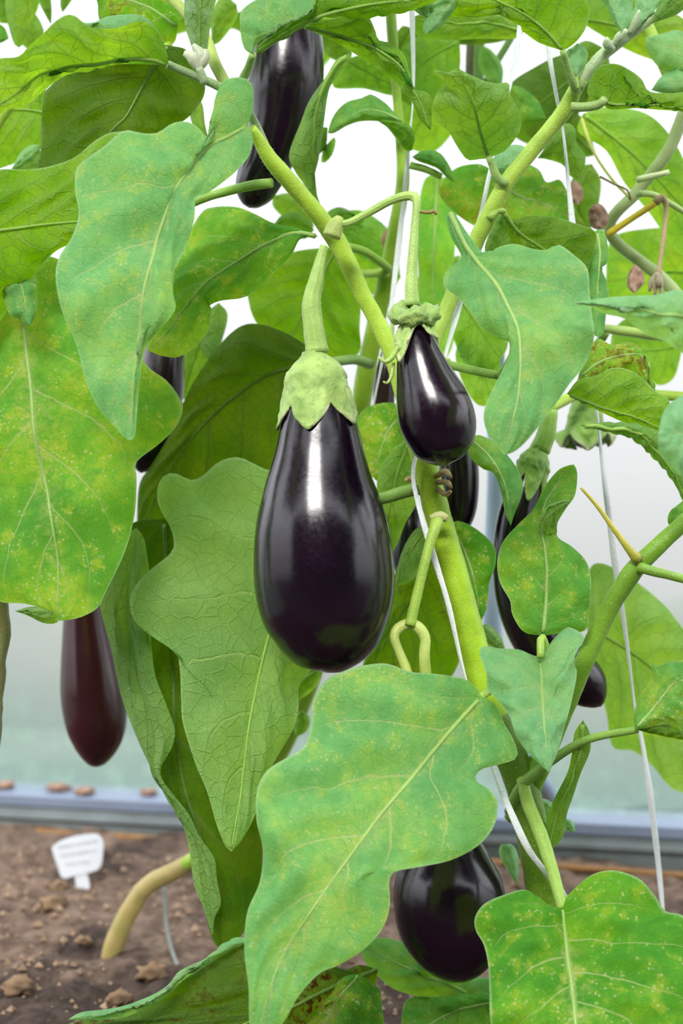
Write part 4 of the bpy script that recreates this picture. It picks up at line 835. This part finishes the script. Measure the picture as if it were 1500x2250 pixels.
keyed = {}
for L in LEAVES:
    L = dict(L); p = L.pop('p'); key = L.pop('key', None); sub = L.pop('sub', None)
    o = leaf(keyed[sub] if sub else p, L.pop('face'), L.pop('mid'), L.pop('A'), L.pop('B'), L.pop('d'), **L)
    if key: keyed[key] = o

# ------------------------------------------------------------------ fruit
aubergine('692,810,46 696,850,62 699,900,76 701,943,87 702,984,96 702,1025,107.5 702,1066,121 704,1107,134 706,1148,144 708,1189,150 710,1230,153.5 712,1271,154.7 714,1312,151 716,1353,142 718,1394,125 718,1430,101 718,1455,74 718,1470,44 717,1479,0', 0.90,
          'largest glossy purple-black aubergine hanging in the middle, pear shaped with a pale green cap',
          cal=dict(L0=78, L1=66, flare=38, pr=25, phase=0.056, ridge=0.0016, lobes=[0.82, 0.95, 0.85, 1.0, 0.9]), ped='712,540,9 704,570,11 694,620,16 684,665,20 687,710,21 694,755,23 696,775,26', pedd=(0.90, 0.90))
aubergine('917,699,6 917,712,19 916,738,34 921,779,49 930,820,61 942,861,74 955,902,83 966,943,82 975,984,67 980,1004,47 983,1016,26 985,1022,0', 0.872,
          'small tilted aubergine with a bright highlight, hanging in front of the stem fork',
          sep=4, cal=dict(L0=3, L1=88, flare=24, pr=17, phase=0.0, curl=0.003, pw=1.3, lobes=[0.55, 1.05, 0.9, 0.75]), ped='748,492,8 770,488,8 810,467,8 860,440,9 895,430,10 912,434,11 915,452,9 911,500,9 906,570,11 904,630,14 905,672,16', pedd=(0.885, 0.88, 0.875, 0.872))
small = bpy.data.objects['aubergine.001']
rp = np.array([P(911+33*math.cos(a)+4*math.cos(5*a), 691+5*math.sin(a)+2*math.sin(3*a), 0.872-0.0100*math.sin(a)) for a in np.linspace(0, 2*np.pi, 40)])
v, f = rings_mesh(tube_rings(rp, np.array([0.0048+0.0026*noise.noise(Vector(p*190)) for p in rp]), 18, 1.0, 0, 0.75, 330))
o = mesh_obj('calyx_ring', v, f, M_CALYX, small, True, np.zeros((len(v), 2))); o['tint'] = [0.40, 0.56, 0.15]
tube('sepal_tip', '874,762,6 862,784,6 846,795,5 831,784,3', (0.862, 0.86), small, tint=(0.40, 0.56, 0.15), n=12)
tube('sepal_tip', '864,798,4 860,826,4 850,842,3 842,838,2', (0.866, 0.862), small, tint=(0.40, 0.50, 0.16), n=12)
aubergine('640,-30,50 636,30,66 632,80,76 630,140,82 625,200,82 614,270,70 592,340,57 568,395,50 556,428,40 549,450,20 547,457,0', 1.0,
          'long aubergine at the top, hanging behind the big arching leaf', ped='645,-120,14 640,-20,20', pedd=(1.0, 1.0))
aubergine('372,690,30 362,760,42 352,850,52 338,940,52 322,1000,40 312,1030,18 310,1040,0', 1.06,
          'dark aubergine almost hidden behind the speckled leaf', ped='400,560,10 385,640,14 372,692,20', pedd=(1.06, 1.06))
aubergine('182,1250,34 186,1320,44 190,1380,52 197,1450,63 204,1520,71 210,1575,69 212,1615,61 211,1645,47 209,1667,31 207,1680,16 206,1686,0', 1.15,
          'reddish brown aubergine hanging over the soil near the plant label', red=0.85, ped='150,1050,12 170,1160,14 182,1255,22', pedd=(1.14, 1.15))
aubergine('1172,1020,26 1158,1060,34 1138,1130,44 1132,1220,50 1142,1310,54 1175,1390,58 1225,1450,58 1275,1495,54 1300,1525,40 1315,1545,18 1320,1553,0', 1.0,
          'long curved dark aubergine behind the twisted mottled leaf',
          cal=dict(L0=22, L1=55, flare=40, pr=20, phase=0.4, seed=2), ped='1205,900,20 1200,950,20 1185,990,22', pedd=(1.0, 1.0), tint=(0.28, 0.48, 0.08))
aubergine('1000,930,34 1006,1000,42 1008,1060,44 1006,1120,40 1002,1160,26 1000,1182,0', 1.01,
          'dark aubergine showing just right of the stem below the small one', ped='985,800,10 995,880,14 1000,932,20', pedd=(1.02, 1.01))
aubergine('985,1830,60 984,1880,92 984,1930,116 988,1990,124 1000,2050,116 1012,2105,86 1020,2140,46 1024,2157,0', 0.935,
          'lowest aubergine, black and fat, between the two front leaves', ped='986,1770,18 986,1832,26', pedd=(0.93, 0.935))
aubergine('852,770,14 847,820,22 843,870,24 843,920,22 845,950,10 846,956,0', 1.04,
          'sliver of purple aubergine left of the small one beside white twine', red=0.4, ped='860,690,8 854,772,10', pedd=(1.05, 1.04))
aubergine('1284,905,24 1285,935,34 1286,960,34 1287,980,20 1287,988,0', 1.06,
          'young fruit wrapped in its knobbly green cap by the pale wall',
          cal=dict(L0=42, L1=42, flare=36, pr=22, phase=0.2, seed=8, curl=0.010), ped='1332,728,9 1300,780,10 1285,830,14 1282,875,22', pedd=(1.012, 1.04, 1.06, 1.06), tint=(0.24, 0.42, 0.08))
aubergine('902,1110,22 900,1160,36 900,1220,40 902,1270,28 903,1290,0', 1.075,
          'shaded aubergine glimpsed between the large fruit and the stem', ped='905,1040,8 902,1112,12', pedd=(1.07, 1.075))

# ------------------------------------------------------------------ twine
twine('1152,-60,4,0.975 1140,75,4,0.975 1122,180,4,0.975 1078,370,4,0.965 1045,520,4,0.96 1003,690,4,0.955 975,790,4,0.935 948,900,4,0.912 915,1000,4,0.908 907,1050,4,0.908 922,1120,4,0.905 950,1215,4,0.903 985,1330,4,0.900 1022,1490,4,0.897 1080,1680,4,0.897 1120,1780,4,0.893 1160,1865,4,0.893 1205,1925,4,0.905 1245,1980,4,0.93 1290,2150,4,0.95 1300,2340,4,0.97', None, 'white twine wound along the thick middle stem', 0.0024)
twine('905,-60,4 905,30,4 908,190,4 900,300,4 880,500,4 855,700,4 840,790,4 820,890,4 790,1050,4 780,1400,4 700,1560,4 670,1800,4 660,2200,4', (0.995, 1.0, 1.012, 1.02, 1.07), 'white twine running down beside the rear stem at the large fruit', 0.0022)
twine('1195,-60,4 1205,105,4 1220,200,4 1238,300,4 1250,420,4 1265,560,4 1290,740,4 1311,905,4 1328,1060,4 1350,1225,4 1375,1400,4 1395,1560,4 1412,1640,4 1432,1780,4 1455,1995,4 1470,2245,4', (0.955, 0.955, 0.97, 0.99, 1.02, 1.06), 'loose white twine hanging to the soil before the pale wall', 0.0026)

# ------------------------------------------------------------------ things by the wall and on the soil
pipe = tube('pipe', '1088,700,20 1090,1040,20 1082,1380,20 1140,1640,20 1195,1730,20 1222,1782,20', (1.16, 1.30, 1.475), None, M_PIPE, lump=0, seg=20)
tag(pipe, 'blue-grey plastic pipe slanting down behind the middle stem', 'pipe')
lath = tube('lath', '-400,1800,8 250,1838,8 800,1875,8 1350,1914,8 1700,1940,8', (1.70, 1.63, 1.55, 1.46, 1.42), None, M_WOOD, lump=0.1, seg=10, flat=0.8)
tag(lath, 'thin orange-brown wooden lath lying along the wall foot', 'lath')
hose = tube('hose', '362,1950,5 362,1985,5 366,2040,5 378,2090,5 398,2135,5 440,2190,5', (1.262, 1.24, 1.17), None, M_HOSE, lump=0, seg=10)
tag(hose, 'thin grey hose dropping into the soil beside the woody foot', 'hose')
# plant label
td = 1.43
tl = empty('plant_label', P(180, 1945, td)); tag(tl, 'white plastic plant label with faint grey writing stuck in the soil', 'plant label')
def plate(name, outline, d0, tilt, thick, mat, parent, y0):
    n = len(outline); v = []
    for k in (0, thick):
        for x, y in outline:
            v.append(P(x, y, d0+k+(y0-y)/F_PX*tilt))
    f = [tuple(range(n)), tuple(range(n, 2*n))[::-1]]+[(i, n+i, n+(i+1) % n, (i+1) % n) for i in range(n)]
    return mesh_obj(name, v, f, mat, parent, False)
ol = cr(pts('113,1862 130,1849 160,1838 195,1832 213,1832 224,1842 227,1858 225,1885 221,1903 212,1912 196,1917 186,1920 175,1922 160,1925 142,1930 133,1924 128,1908 118,1880 113,1862'), 60)[:-1, :2]
face = plate('label_plate', ol[::-1], td, 0.5, 0.002, M_TAG, tl, 1945)
st = plate('label_stake', [(163, 1918), (190, 1914), (197, 1942), (196, 1990), (170, 1994), (167, 1950)], td+0.001, 0.5, 0.002, M_TAG, tl, 1945)
lines = [(128, 1866, 86, 8, -0.17, 9), (134, 1884, 74, 8, -0.15, 8), (146, 1903, 50, 7, -0.12, 6)]
for x0, y0, w, h, sl_, k in lines:                   # three rows of unreadably faint lettering
    v, f = [], []
    cx = 0
    while cx < w:
        cw = random.uniform(1.2, 2.2)
        hh = h*random.uniform(0.7, 1.0)
        q = [(x0+cx, y0+sl_*cx), (x0+cx+cw, y0+sl_*(cx+cw)), (x0+cx+cw, y0-hh+sl_*(cx+cw)), (x0+cx, y0-hh+sl_*cx)]
        b = len(v); v += [P(x, y, td-0.0004+(1945-y)/F_PX*0.5) for x, y in q]; f.append((b, b+1, b+2, b+3)); cx += cw+random.choice((1.6, 1.8, 2.2, 5.0))
    mesh_obj('lettering', v, f, M_INK, tl, False)
# loose pieces
def on_soil(x, y):
    d = F_PX*CAM_Z/(y-1125)
    for _ in range(6):
        X = (x-750)/F_PX*d; z = soil_z(X, d); d = F_PX*(CAM_Z-z)/(y-1125)
    return X, d, z
for i, (x, y, s, lab) in enumerate(((115, 1995, 0.012, 'tan stone on the soil below the plant label'), (128, 1955, 0.009, 'small brown clod touching the stake of the plant label'),
                                    (190, 2075, 0.007, 'rusty brown clod left of the woody foot'), (332, 2150, 0.012, 'pale clod on dark soil right of the woody foot'),
                                    (45, 2180, 0.012, 'dark brown clod on bare soil at the left edge'), (262, 2205, 0.010, 'crumbly dark clod above the bottom leaf'))):
    X, d, z = on_soil(x, y)
    o = blob('clod', (X, d, z+s*0.35), s, M_STONE, i+1); tag(o, lab, 'clod')
for i, (x, y, s, lab) in enumerate(((12, 1722, 0.012, 'brown dry leaf scrap on the ledge at the left edge'), (137, 1722, 0.013, 'crumpled dry leaf scrap on the ledge left of the hanging red fruit'),
                                    (185, 1738, 0.012, 'flat pinkish dry scrap on the ledge below the red fruit'), (330, 1735, 0.010, 'small dry scrap on the ledge near the rolled leaf'))):
    d = 1.0
    zt = 0.054
    d = F_PX*(CAM_Z-zt-0.004)/(y-1125); X = (x-750)/F_PX*d
    d = min(d, wall_d(X)+0.035)
    o = blob('dry_scrap', (X, d, zt+0.004), s, M_DRY, i+11, 3, 0.7, 0.35, 2.5); tag(o, lab, 'dry scrap')
# crumbs: far too many to count
cv, cf = [], []
for k in range(2600):
    x = random.uniform(-0.5, 0.5); y = random.uniform(1.0, 1.56)
    if y > wall_d(x)-0.07 or x > 0.27 or math.hypot(x+0.13, y-1.19) < 0.06 or math.hypot(x+0.20, y-1.25) < 0.05: continue
    s = random.choice((0.0015, 0.002, 0.003, 0.003, 0.005)); z = soil_z(x, y)
    b = len(cv); ang = random.random()*6
    for q in ((1, 0, 0), (-0.5, 0.86, 0), (-0.5, -0.86, 0), (0.1, 0, 0.9), (0, 0.1, -0.6)):
        u = Vector(q)*s*random.uniform(0.7, 1.2); u = Vector((u.x*math.cos(ang)-u.y*math.sin(ang), u.x*math.sin(ang)+u.y*math.cos(ang), u.z))
        cv.append((x+u.x, y+u.y, z+u.z+s*0.3))
    cf += [(b, b+1, b+3), (b+1, b+2, b+3), (b+2, b, b+3), (b+1, b, b+4), (b+2, b+1, b+4), (b, b+2, b+4)]
cr_o = mesh_obj('soil_crumbs', cv, cf, simple('crumb', (0.20, 0.13, 0.09), 0.9, (0.36, 0.25, 0.17), 30, 0.15), None, False)
tag(cr_o, 'small crumbs of earth strewn over the bed', 'soil crumbs', kind='stuff')
